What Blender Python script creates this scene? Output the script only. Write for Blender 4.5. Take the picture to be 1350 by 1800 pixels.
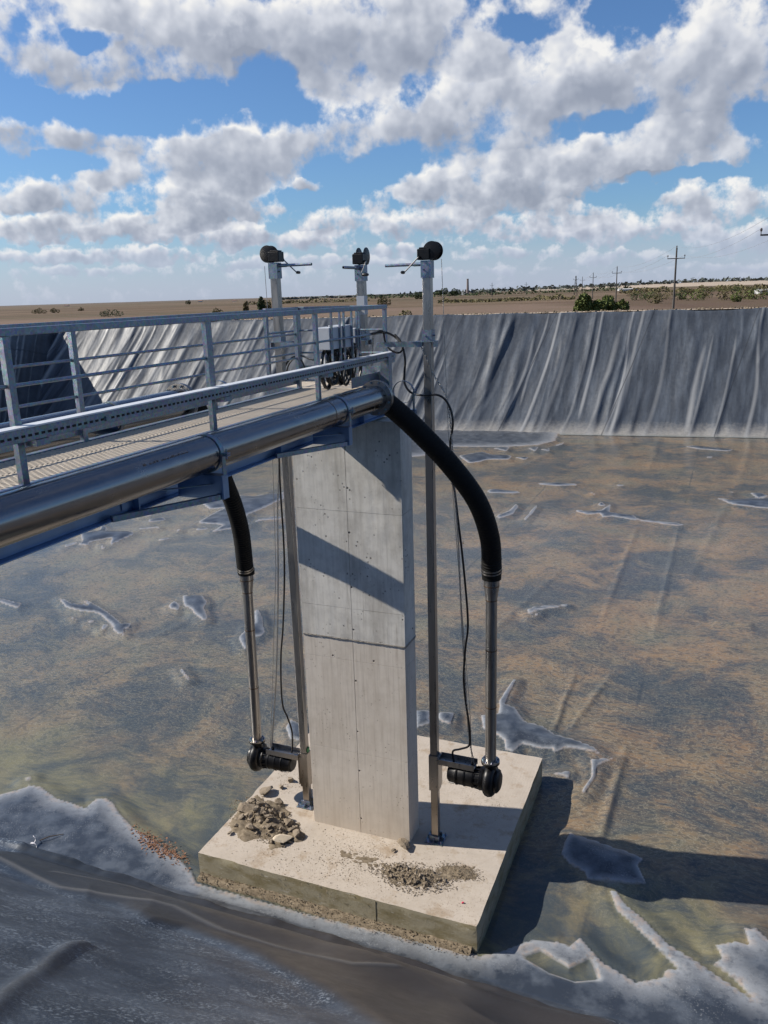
import bpy, bmesh, math, random
import numpy as np
from mathutils import Vector, Matrix, noise as mnoise

for _o in list(bpy.data.objects):
    bpy.data.objects.remove(_o, do_unlink=True)
SC = bpy.context.scene
COL = SC.collection
R = math.radians
rng = random.Random(7)

# ------------------------------------------------------------------ camera
FPX, PITCH, ROLL, YAW = 1430.0, 15.0, 1.75, 22.5      # focal length in photo pixels (1350 wide), degrees
EYE = np.array([0.0, 0.0, 9.24])
_p, _r, _y = R(PITCH), -R(ROLL), R(YAW)
_Rz = np.array([[math.cos(_y), -math.sin(_y), 0], [math.sin(_y), math.cos(_y), 0], [0, 0, 1]])
_fw = np.array([0, math.cos(_p), -math.sin(_p)]); _rt = np.array([1.0, 0, 0]); _up = np.cross(_rt, _fw)
FW = _Rz @ _fw
CR = _Rz @ (math.cos(_r) * _rt + math.sin(_r) * _up)
CU = _Rz @ (math.cos(_r) * _up - math.sin(_r) * _rt)
cam_d = bpy.data.cameras.new('camera'); cam = bpy.data.objects.new('camera', cam_d); COL.objects.link(cam)
cam_d.sensor_fit = 'HORIZONTAL'; cam_d.sensor_width = 36.0; cam_d.lens = FPX / 1350.0 * 36.0
cam_d.clip_start = 0.1; cam_d.clip_end = 30000
_m = Matrix(((CR[0], CU[0], -FW[0], EYE[0]), (CR[1], CU[1], -FW[1], EYE[1]), (CR[2], CU[2], -FW[2], EYE[2]), (0, 0, 0, 1)))
cam.matrix_world = _m
SC.camera = cam

def ray(u, v):                       # the site survey: viewing direction of a point read off the photograph
    return FW + CR * (u - 675.0) / FPX - CU * (v - 900.0) / FPX
def onz(u, v, z):
    d = ray(u, v); return EYE + d * (z - EYE[2]) / d[2]
def onx(u, v, x):
    d = ray(u, v); return EYE + d * x / d[0]
def ony(u, v, y):
    d = ray(u, v); return EYE + d * y / d[1]
def atd(u, v, dist):                 # at a horizontal distance
    d = ray(u, v); return EYE + d * dist / math.hypot(d[0], d[1])

# ------------------------------------------------------------------ render settings
SC.render.engine = 'CYCLES'
SC.cycles.use_denoising = True
try: SC.cycles.denoiser = 'OPENIMAGEDENOISE'
except Exception: pass
SC.cycles.max_bounces = 6; SC.cycles.diffuse_bounces = 2; SC.cycles.glossy_bounces = 4
SC.cycles.transparent_max_bounces = 12; SC.cycles.caustics_reflective = False; SC.cycles.caustics_refractive = False
SC.cycles.use_adaptive_sampling = True; SC.cycles.adaptive_threshold = 0.02
SC.cycles.sample_clamp_indirect = 6.0
SC.view_settings.view_transform = 'Standard'; SC.view_settings.look = 'None'
SC.view_settings.exposure = 0.55; SC.view_settings.gamma = 1.0; SC.view_settings.use_curve_mapping = False

# ------------------------------------------------------------------ sun
SUN_EL = 37.2
SUN_TO = np.array([-1.0, -0.235])                     # horizontal direction towards the sun
SUN_TO = SUN_TO / np.linalg.norm(SUN_TO)
SUN_AZ = math.atan2(SUN_TO[0], SUN_TO[1])             # clockwise from +Y
sd = bpy.data.lights.new('sun', 'SUN'); sun = bpy.data.objects.new('sun', sd); COL.objects.link(sun)
sd.energy = 5.0; sd.angle = R(0.5); sd.color = (1.0, 0.93, 0.83)
_dir = Vector((-SUN_TO[0] * math.cos(R(SUN_EL)), -SUN_TO[1] * math.cos(R(SUN_EL)), -math.sin(R(SUN_EL))))
sun.rotation_euler = _dir.to_track_quat('-Z', 'Y').to_euler()
sun.location = (-40, -8, 60)

# ------------------------------------------------------------------ node helper
class NT:
    def __init__(s, tree): s.t = tree; s.n = tree.nodes; s.l = tree.links
    def new(s, ty, **kw):
        n = s.n.new(ty)
        for k, v in kw.items(): setattr(n, k, v)
        return n
    def put(s, sock, v):
        if v is None: return
        if hasattr(v, 'is_output'): s.l.new(v, sock)
        else: sock.default_value = v
    def m(s, op, a, b=None, c=None, clamp=False):
        n = s.n.new('ShaderNodeMath'); n.operation = op; n.use_clamp = clamp
        s.put(n.inputs[0], a); s.put(n.inputs[1], b); s.put(n.inputs[2], c)
        return n.outputs[0]
    def vm(s, op, a, b=None, sc=None):
        n = s.n.new('ShaderNodeVectorMath'); n.operation = op
        s.put(n.inputs[0], a); s.put(n.inputs[1], b)
        if sc is not None: s.put(n.inputs['Scale'], sc)
        return n.outputs['Value'] if op in ('LENGTH', 'DOT_PRODUCT', 'DISTANCE') else n.outputs[0]
    def xyz(s, v):
        n = s.n.new('ShaderNodeSeparateXYZ'); s.put(n.inputs[0], v); return n.outputs
    def comb(s, x=0.0, y=0.0, z=0.0):
        n = s.n.new('ShaderNodeCombineXYZ'); s.put(n.inputs[0], x); s.put(n.inputs[1], y); s.put(n.inputs[2], z); return n.outputs[0]
    def mapr(s, v, a, b, c=0.0, d=1.0, kind='LINEAR'):
        n = s.n.new('ShaderNodeMapRange'); n.interpolation_type = kind
        s.put(n.inputs[0], v); s.put(n.inputs[1], a); s.put(n.inputs[2], b); s.put(n.inputs[3], c); s.put(n.inputs[4], d)
        return n.outputs[0]
    def mix(s, f, a, b, blend='MIX'):
        n = s.n.new('ShaderNodeMix'); n.data_type = 'RGBA'; n.blend_type = blend
        s.put(n.inputs['Factor'], f)
        ia = [i for i in n.inputs if i.name == 'A' and i.type == 'RGBA'][0]; ib = [i for i in n.inputs if i.name == 'B' and i.type == 'RGBA'][0]
        for i, v in ((ia, a), (ib, b)):
            if isinstance(v, tuple) and len(v) == 3: v = (*v, 1.0)
            s.put(i, v)
        return [o for o in n.outputs if o.type == 'RGBA'][0]
    def noise(s, vec, scale, detail=4.0, rough=0.55, dist=0.0, lac=2.0, ty=None):
        n = s.n.new('ShaderNodeTexNoise')
        if ty: n.noise_type = ty
        s.put(n.inputs['Vector'], vec); s.put(n.inputs['Scale'], scale); s.put(n.inputs['Detail'], detail)
        s.put(n.inputs['Roughness'], rough); s.put(n.inputs['Distortion'], dist); s.put(n.inputs['Lacunarity'], lac)
        return n.outputs[0]
    def vor(s, vec, scale, feat='F1', out='Distance', rnd=1.0):
        n = s.n.new('ShaderNodeTexVoronoi'); n.feature = feat
        s.put(n.inputs['Vector'], vec); s.put(n.inputs['Scale'], scale); s.put(n.inputs['Randomness'], rnd)
        return n.outputs[out]
    def ramp(s, f, stops, kind='LINEAR'):
        n = s.n.new('ShaderNodeValToRGB'); e = n.color_ramp.elements; n.color_ramp.interpolation = kind
        while len(e) < len(stops): e.new(0.5)
        for el, (p, c) in zip(e, stops):
            el.position = p; el.color = (*c, 1.0) if len(c) == 3 else c
        s.put(n.inputs[0], f); return n.outputs[0]
    def bump(s, h, strength=0.3, dist=0.02, normal=None):
        n = s.n.new('ShaderNodeBump'); s.put(n.inputs['Height'], h); s.put(n.inputs['Strength'], strength); s.put(n.inputs['Distance'], dist)
        if normal is not None: s.put(n.inputs['Normal'], normal)
        return n.outputs[0]

# ------------------------------------------------------------------ sky: Nishita air with marched cumulus layers
def build_sky():
    w = bpy.data.worlds.new('World'); SC.world = w; w.use_nodes = True
    w.cycles.sampling_method = 'NONE'
    nt = w.node_tree; nt.nodes.clear(); N = NT(nt)
    sky = N.new('ShaderNodeTexSky'); sky.sky_type = 'NISHITA'; sky.sun_disc = False
    sky.sun_elevation = R(SUN_EL); sky.sun_rotation = SUN_AZ % (2 * math.pi)
    sky.altitude = 80; sky.air_density = 1.0; sky.dust_density = 0.6; sky.ozone_density = 2.2
    tc = N.new('ShaderNodeTexCoord'); d = tc.outputs['Generated']
    x, y, z = N.xyz(d)
    zc = N.m('MAXIMUM', z, 0.012)
    # where the clouds of this afternoon stand: azimuth/elevation (degrees about the view) of cloud and gap centres
    az = N.m('MULTIPLY', N.m('ARCTAN2', x, y), 180 / math.pi)
    el = N.m('MULTIPLY', N.m('ARCSINE', z), 180 / math.pi)
    clouds = [(230,60,260,90,1),(600,55,240,95,1),(850,45,170,70,1),(1255,105,190,120,1.1),(35,232,90,48,1),(172,222,82,58,1),
              (395,258,150,68,1.15),(600,215,110,75,1),(860,190,170,95,1.1),(1000,140,110,70,.8),(1160,268,200,48,1.1),(195,302,60,32,1),
              (890,325,190,50,1.1),(740,318,65,28,.9),(1255,350,110,40,1),(125,345,75,36,.9),(370,350,130,48,1),(548,328,40,12,.9),
              (600,385,90,30,1),(60,405,90,26,1),(230,400,110,26,1),(400,415,90,22,1),(520,425,110,20,.9),(770,392,110,30,1),(960,402,120,24,1),(1140,402,130,28,1),(1320,420,110,24,.9),(700,440,120,16,.9),(900,447,120,13,.8),(1090,450,120,12,.8),(250,448,130,15,.9),(60,455,110,13,.8),(450,462,120,11,.7),(1280,468,130,9,.7),(620,465,140,10,.8),(130,478,150,9,.7),(850,478,160,8,.7),(330,380,90,26,.9),(1020,375,90,22,.8),(680,350,60,24,.6),(30,340,60,26,.8),
              (240,200,420,30,-1.0),(455,115,55,50,-1.1),(340,172,110,24,-1.0),(120,285,90,14,-.8),(720,165,40,25,-.7),(620,318,60,26,-1.1),(640,290,60,20,-.5),(920,45,80,22,-.6),
              (1090,40,70,45,-.9),(1050,120,40,30,-.6),(1050,215,75,18,-.7),(1330,205,60,25,-.8),(1100,330,80,26,-.8),(1230,300,140,12,-.8),(520,60,40,20,-.2),(60,60,60,20,-.3),(160,65,40,14,-.9),(500,350,60,16,-.7)]
    ae = N.comb(az, el, 0.0)
    # billowing edge: the outline of every cloud is bent by the same turbulence
    nlo = N.noise(d, 9.0, 3.0, 0.55)
    wob = N.new('ShaderNodeTexNoise'); N.put(wob.inputs['Vector'], d); wob.inputs['Scale'].default_value = 24.0; wob.inputs['Detail'].default_value = 3.0; wob.inputs['Roughness'].default_value = 0.6
    ae = N.vm('ADD', ae, N.vm('MULTIPLY', N.vm('SUBTRACT', wob.outputs['Color'], (0.5, 0.5, 0.5)), (3.6, 1.9, 0.0)))
    tot = None; hts = None
    for (u, v, hw, hh, a) in clouds:
        q = ray(u, v); q = q / np.linalg.norm(q)
        a0 = math.degrees(math.atan2(q[0], q[1])); e0 = math.degrees(math.asin(q[2]))
        wa = hw / FPX * 57.3 * 1.04; we = hh / FPX * 57.3 * 1.06
        uv = N.new('ShaderNodeVectorMath', operation='MULTIPLY_ADD')
        N.put(uv.inputs[0], ae); uv.inputs[1].default_value = (1 / wa, 1 / we, 0); uv.inputs[2].default_value = (-a0 / wa, -e0 / we, 0)
        r2 = N.vm('DOT_PRODUCT', uv.outputs[0], uv.outputs[0])
        g = N.m('MULTIPLY', N.m('SUBTRACT', 1.0, r2, clamp=True), a)
        tot = g if tot is None else N.m('ADD', tot, g)
        if a > 0.3:
            hv = N.m('MULTIPLY', g, N.xyz(uv.outputs[0])[1])
            hts = hv if hts is None else N.m('ADD', hts, hv)
    mask = N.m('MINIMUM', N.m('MAXIMUM', tot, -1.0), 1.1)
    hrel = N.m('DIVIDE', hts, N.m('MAXIMUM', N.m('ABSOLUTE', tot), 0.25))
    off = (-0.010, -0.004, 0.012)
    n1 = N.noise(d, 17.0, 5.0, 0.58); n2 = N.noise(d, 46.0, 4.0, 0.60)
    d2 = N.vm('ADD', d, off)
    m1 = N.noise(d2, 17.0, 3.0, 0.58); m2 = N.noise(d2, 46.0, 2.5, 0.60)
    near = N.mapr(el, 2.0, 9.0, 0.25, 0.80)
    def fld(p, q): return N.m('MULTIPLY_ADD', N.m('SUBTRACT', p, q), near, q)
    f = fld(n1, n2); fs = fld(m1, m2)
    den = N.m('ADD', N.m('MULTIPLY_ADD', mask, 0.26, N.m('MULTIPLY', f, 1.25)), N.m('MULTIPLY_ADD', nlo, 0.26, -0.792))
    A = N.mapr(den, -0.02, 0.18, 0.0, 1.0, 'SMOOTHSTEP')
    slope = N.m('MULTIPLY', N.m('SUBTRACT', f, fs), 2.6)
    body = N.mapr(den, 0.02, 0.36, 0.22, -0.36)
    bright = N.m('ADD', N.m('ADD', N.m('MULTIPLY_ADD', hrel, 0.62, 0.60), body), slope, clamp=True)
    ccol = N.ramp(bright, [(0.0, (0.34, 0.38, 0.47)), (0.35, (0.47, 0.51, 0.60)), (0.7, (0.72, 0.75, 0.82)), (1.0, (1.0, 0.99, 0.97))])
    ccol = N.vm('SCALE', ccol, sc=10.2)
    A2 = N.m('MULTIPLY', A, N.mapr(el, 0.0, 3.5, 0.2, 0.97))
    # sky brightness of the clear parts
    blue = N.vm('MULTIPLY', sky.outputs[0], (0.70, 0.96, 1.28))
    col = N.mix(A2, blue, ccol)
    haze = N.mapr(el, 0.0, 5.5, 0.66, 0.0, 'SMOOTHSTEP')
    col = N.mix(haze, col, (5.7, 6.2, 8.1))
    bg = N.new('ShaderNodeBackground'); N.put(bg.inputs[0], col); bg.inputs[1].default_value = 0.062
    out = N.new('ShaderNodeOutputWorld'); nt.links.new(bg.outputs[0], out.inputs[0])
build_sky()

# ------------------------------------------------------------------ materials
def unit(v):
    v = np.asarray(v, float); return v / max(np.linalg.norm(v), 1e-9)
MATS = {}
def mat(name, fn):
    m = bpy.data.materials.new(name); m.use_nodes = True
    nt = m.node_tree; N = NT(nt); b = nt.nodes['Principled BSDF']
    fn(N, b); MATS[name] = m; return m
def setb(N, b, col=None, rough=None, metal=None, spec=None, normal=None):
    if col is not None: N.put(b.inputs['Base Color'], (*col, 1.0) if isinstance(col, tuple) and len(col) == 3 else col)
    if rough is not None: N.put(b.inputs['Roughness'], rough)
    if metal is not None: N.put(b.inputs['Metallic'], metal)
    if spec is not None: N.put(b.inputs['Specular IOR Level'], spec)
    if normal is not None: N.put(b.inputs['Normal'], normal)
def geo(N): return N.new('ShaderNodeNewGeometry')
def wpos(N): return geo(N).outputs['Position']
def opos(N): return N.new('ShaderNodeTexCoord').outputs['Object']
def sc3(N, v, s): return N.vm('MULTIPLY', v, s)

def _galv(N, b):
    p = wpos(N); n = N.noise(p, 9, 4, .6); v = N.vor(p, 55, 'F1', 'Color')
    c = N.mix(n, (.10, .145, .20), (.21, .27, .345)); c = N.mix(.12, c, v)
    c = N.mix(N.mapr(N.noise(sc3(N, p, (6, 6, 1.2)), 2.5, 4, .6), .56, .75), c, (.15, .17, .20))
    setb(N, b, c, N.mapr(n, .3, .7, .34, .52), .75)
mat('galvanised_steel', _galv)
def _beam(N, b):
    p = wpos(N); n = N.noise(p, 5, 4, .6)
    setb(N, b, N.mix(n, (.13, .21, .36), (.22, .33, .52)), N.mapr(n, .3, .7, .30, .46), .88)
mat('zinc_beam', _beam)
def _stain(N, b):
    p = wpos(N); n = N.noise(sc3(N, p, (3, .35, 3)), 6, 5, .6); g = N.noise(sc3(N, p, (90, 2.0, 90)), 1.5, 3, .6)
    sm = N.mapr(N.noise(p, 3.1, 4, .62), .55, .72)
    c = N.mix(n, (.165, .17, .19), (.25, .245, .24)); c = N.mix(N.m('MULTIPLY', sm, .35), c, (.36, .33, .30))
    setb(N, b, c, N.m('ADD', N.mapr(n, .3, .7, .14, .25), N.m('MULTIPLY', sm, .10)), 1.0, normal=N.bump(g, .05, .004))
mat('stainless_pipe', _stain)
def _stainv(N, b):
    p = wpos(N); n = N.noise(sc3(N, p, (4, 4, .5)), 5, 4, .6); g = N.noise(sc3(N, p, (80, 80, 1.5)), 1.5, 3, .6)
    c = N.mix(n, (.24, .235, .23), (.36, .345, .33))
    low = N.mapr(N.m('ADD', N.xyz(p)[2], N.m('MULTIPLY', N.noise(p, 4, 4, .6), .8)), 2.4, 1.0)
    c = N.mix(N.m('MULTIPLY', low, .45), c, (.36, .29, .22))
    setb(N, b, c, N.mapr(n, .3, .7, .24, .40), .95, normal=N.bump(g, .06, .004))
mat('brushed_stainless', _stainv)
mat('weld_tint', lambda N, b: setb(N, b, (.16, .11, .08), .45, .8))
def _rub(N, b):
    p = wpos(N); n = N.noise(p, 14, 4, .6)
    setb(N, b, N.mix(n, (.004, .004, .004), (.009, .009, .009)), N.mapr(n, .3, .7, .55, .75), 0, .15, N.bump(N.noise(p, 120, 2, .5), .12, .004))
mat('black_rubber', _rub)
mat('black_cable', lambda N, b: setb(N, b, (.010, .010, .011), .42, 0, .5))
def _cast(N, b):
    p = wpos(N); n = N.noise(p, 16, 4, .6)
    dust = N.mapr(N.m('ADD', N.xyz(geo(N).outputs['Normal'])[2], N.m('MULTIPLY', n, .6)), .95, 1.5)
    setb(N, b, N.mix(N.m('MULTIPLY', dust, .06), (.004, .004, .005), (.06, .055, .05)), N.mapr(n, .3, .7, .30, .46), 0, .28, N.bump(N.noise(p, 140, 2, .5), .1, .003))
mat('black_enamel', _cast)
mat('plastic_white', lambda N, b: setb(N, b, N.mix(N.noise(wpos(N), 6, 4, .6), (.38, .41, .45), (.47, .49, .52)), .38, 0, .5))
mat('paper_tag', lambda N, b: setb(N, b, (.62, .62, .60), .6))
mat('green_tape', lambda N, b: setb(N, b, (.01, .10, .03), .5))
mat('red_plastic', lambda N, b: setb(N, b, (.55, .02, .08), .4))
mat('dark_hole', lambda N, b: setb(N, b, (.012, .012, .012), .8))
mat('chain_steel', lambda N, b: setb(N, b, (.34, .33, .31), .42, .85))

def _conc(N, b, lower=False):
    p = wpos(N); x, y, z = N.xyz(p)
    n = N.noise(p, 1.6, 6, .62); f = N.noise(N.vm('ADD', p, (.37, .11, .73)), 5.3, 8, .68)
    c = N.mix(n, (.60, .58, .535), (.76, .735, .675))
    c = N.mix(N.mapr(f, .45, .7, 0, .35), c, (.30, .285, .26))
    grain = N.noise(sc3(N, p, (26, 26, 1.1)), 1.0, 4, .6)                      # board grain runs up the shutter
    c = N.mix(N.m('MULTIPLY', N.mapr(grain, .48, .70), .45 if lower else .22), c, (.22, .205, .18))
    wq = N.m('MULTIPLY', N.noise(p, 1.1, 3, .6), 9.0)
    quilt = N.m('MULTIPLY', N.m('MULTIPLY', N.m('ADD', N.m('SINE', N.m('MULTIPLY_ADD', x, 27.0, wq)), N.m('SINE', N.m('MULTIPLY_ADD', z, 19.0, wq))), .25), N.mapr(N.noise(p, .9, 2, .5), .38, .58))
    pits = N.mapr(N.vor(p, 17 if lower else 14, 'F1'), .15, .24, 1, 0)
    sel = N.m('MULTIPLY', pits, N.mapr(N.noise(p, 2.6, 4, .65), .53, .60))
    c = N.mix(N.m('MULTIPLY', sel, .9), c, (.07, .065, .06))
    run = N.mapr(N.noise(sc3(N, p, (13, 13, .9)), 1.0, 5, .65), .60, .72)        # rain runs under the pour joint
    near = N.mapr(z, 2.2, 3.95) if lower else N.mapr(z, 5.4, 3.95)
    c = N.mix(N.m('MULTIPLY', N.m('MULTIPLY', run, near), .75), c, (.20, .165, .13))
    big = N.mapr(N.noise(sc3(N, p, (1.6, 1.6, .5)), 1.4, 5, .65), .48, .68)
    c = N.mix(N.m('MULTIPLY', big, .5), c, (.30, .275, .235))
    if lower:
        c = N.mix(N.mapr(z, 1.5, .4, 0, .5), c, (.40, .33, .24))
        c = N.mix(.45, c, (.68, .575, .465))
    h = N.m('ADD', N.m('MULTIPLY', f, .22), N.m('SUBTRACT', N.m('MULTIPLY', quilt, 0.0 if lower else .9), N.m('MULTIPLY', sel, .5)))
    h = N.m('ADD', h, N.m('MULTIPLY', grain, .12))
    setb(N, b, c, .82, 0, .3, N.bump(h, .30, .012))
mat('concrete_upper', lambda N, b: _conc(N, b, False))
mat('concrete_lower', lambda N, b: _conc(N, b, True))
def _slab(N, b):
    p = wpos(N); x, y, z = N.xyz(p); nz = N.xyz(geo(N).outputs['True Normal'])[2]
    n = N.noise(p, 1.3, 6, .62); f = N.noise(N.vm('ADD', p, (.37, .11, .73)), 4.7, 8, .7)
    top = N.mix(n, (.34, .295, .245), (.46, .405, .345))
    top = N.mix(N.m('MULTIPLY', N.mapr(f, .45, .7), .35), top, (.26, .215, .165))
    sed = N.mapr(N.noise(p, 2.6, 5, .65), .54, .68)
    top = N.mix(N.m('MULTIPLY', sed, .72), top, (.25, .185, .12))
    crumb = N.mapr(N.noise(p, 30, 4, .7), .57, .64)
    area = N.mapr(N.noise(p, 1.3, 5, .65), .43, .56)
    top = N.mix(N.m('MULTIPLY', N.m('MULTIPLY', crumb, area), .65), top, (.22, .18, .14))
    side = N.mix(n, (.26, .23, .15), (.40, .36, .27))
    wet = N.mapr(N.noise(sc3(N, p, (2.2, 2.2, 5)), 1.2, 5, .65), .46, .62)
    side = N.mix(N.m('MULTIPLY', wet, .7), side, (.19, .155, .075))
    eff = N.mapr(N.noise(sc3(N, p, (3, 3, 9)), 2.0, 5, .7), .60, .70)
    side = N.mix(N.m('MULTIPLY', eff, .6), side, (.55, .53, .48))
    pit = N.mapr(N.vor(p, 40, 'F1'), .06, .13, 1, 0)
    side = N.mix(N.m('MULTIPLY', pit, .4), side, (.12, .10, .07))
    c = N.mix(N.mapr(nz, .4, .8), side, top)
    broom = N.m('SINE', N.m('ADD', N.m('MULTIPLY', x, 120.0), N.m('MULTIPLY', N.noise(p, 1.5, 3, .5), 14.0)))
    h = N.m('ADD', N.m('MULTIPLY', N.m('MULTIPLY', broom, N.mapr(y, 11.4, 12.6)), N.mapr(nz, .4, .8, 0, .05)), N.m('ADD', N.m('MULTIPLY', f, .9), N.m('MULTIPLY', crumb, .30)))
    setb(N, b, c, .9, 0, .2, N.bump(h, .45, .014))
mat('concrete_slab', _slab)

def liner_layers(N, p, wet=False):
    """dark polyethylene sheet with dried dust: colour, roughness, height"""
    n = N.noise(p, .7, 5, .6); n2 = N.noise(p, 5, 5, .65)
    base = N.mix(n, (.016, .020, .027), (.034, .040, .050))
    return n, n2, base
def _bank(N, b):
    p = wpos(N); x, y, z = N.xyz(p); n, n2, c = liner_layers(N, p)
    st = N.noise(sc3(N, p, (1.6, .25, .25)), 1.5, 5, .62)                        # dust trails down the fall of the slope
    c = N.mix(N.mapr(st, .40, .66, .10, .50), c, (.110, .130, .158))
    c = N.mix(N.mapr(N.m('ADD', z, N.m('MULTIPLY', n2, .9)), 1.15, .30, 0, .70), c, (.34, .32, .285))
    c = N.mix(N.m('MULTIPLY', n2, .12), c, (.14, .155, .17))
    crest = N.new('ShaderNodeAttribute', attribute_name='crest').outputs['Fac']
    c = N.mix(N.m('MULTIPLY', N.mapr(crest, .2, .8), .75), c, (.29, .295, .295))                            # paler along the fold crests
    seam = N.m('PINGPONG', N.m('ADD', x, N.m('MULTIPLY', z, -.30)), 3.4)
    c = N.mix(N.mapr(seam, .02, .05, .6, 0), c, (.02, .022, .026))
    setb(N, b, c, N.mapr(n2, .3, .7, .36, .54), 0, .5, N.bump(N.m('ADD', N.noise(sc3(N, p, (2.2, .5, .5)), 1.3, 3, .55), N.m('MULTIPLY', n2, .05)), .16, .12))
mat('liner_bank', _bank)
def _near(N, b):
    p = wpos(N); x, y, z = N.xyz(p); n, n2, c = liner_layers(N, p)
    dirt = N.noise(p, .9, 6, .66)
    pj = N.vm('ADD', p, N.vm('SCALE', N.vm('SUBTRACT', N.vor(p, 30, 'F1', 'Color'), (.5, .5, .5)), sc=.01))
    spk = N.mapr(N.noise(sc3(N, pj, (1.0, .55, .55)), 40, 2, .5), .54, .60); sel = N.mapr(N.noise(p, 3.2, 4, .65), .42, .60)
    fine = N.mapr(N.noise(p, 110, 2, .6), .58, .66)
    pond_refl = N.new('ShaderNodeAttribute', attribute_name='pond_refl').outputs['Fac']; track = N.new('ShaderNodeAttribute', attribute_name='track').outputs['Fac']
    area = N.m('MULTIPLY', N.mapr(dirt, .36, .52), N.m('SUBTRACT', 1.0, N.m('MULTIPLY', pond_refl, .9)))
    c = N.mix(.80, c, (.022, .034, .056))
    c = N.mix(N.mapr(N.noise(p, 1.3, 6, .7), .46, .66, .0, .70), c, (.066, .086, .118))
    dots = N.m('MAXIMUM', N.m('MULTIPLY', spk, N.mapr(sel, 0, 1, .25, 1)), N.m('MULTIPLY', fine, .6))
    c = N.mix(N.m('MULTIPLY', N.m('MULTIPLY', dots, area), .70), c, (.23, .265, .305))
    c = N.mix(N.m('MULTIPLY', pond_refl, .80), c, N.mix(N.mapr(x, -9, -4), (.020, .024, .030), (.040, .033, .028)))        # brown pond reflection painted into the slack roll of sheet
    c = N.mix(N.m('MULTIPLY', track, .55), c, (.13, .128, .125))                                                         # weld tracks and fold ridge, their shine painted pale
    setb(N, b, c, N.mapr(n2, .3, .7, .36, .46), 0, .22, N.bump(N.noise(p, 1.6, 2, .5), .10, .04))
mat('liner_near', _near)

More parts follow.
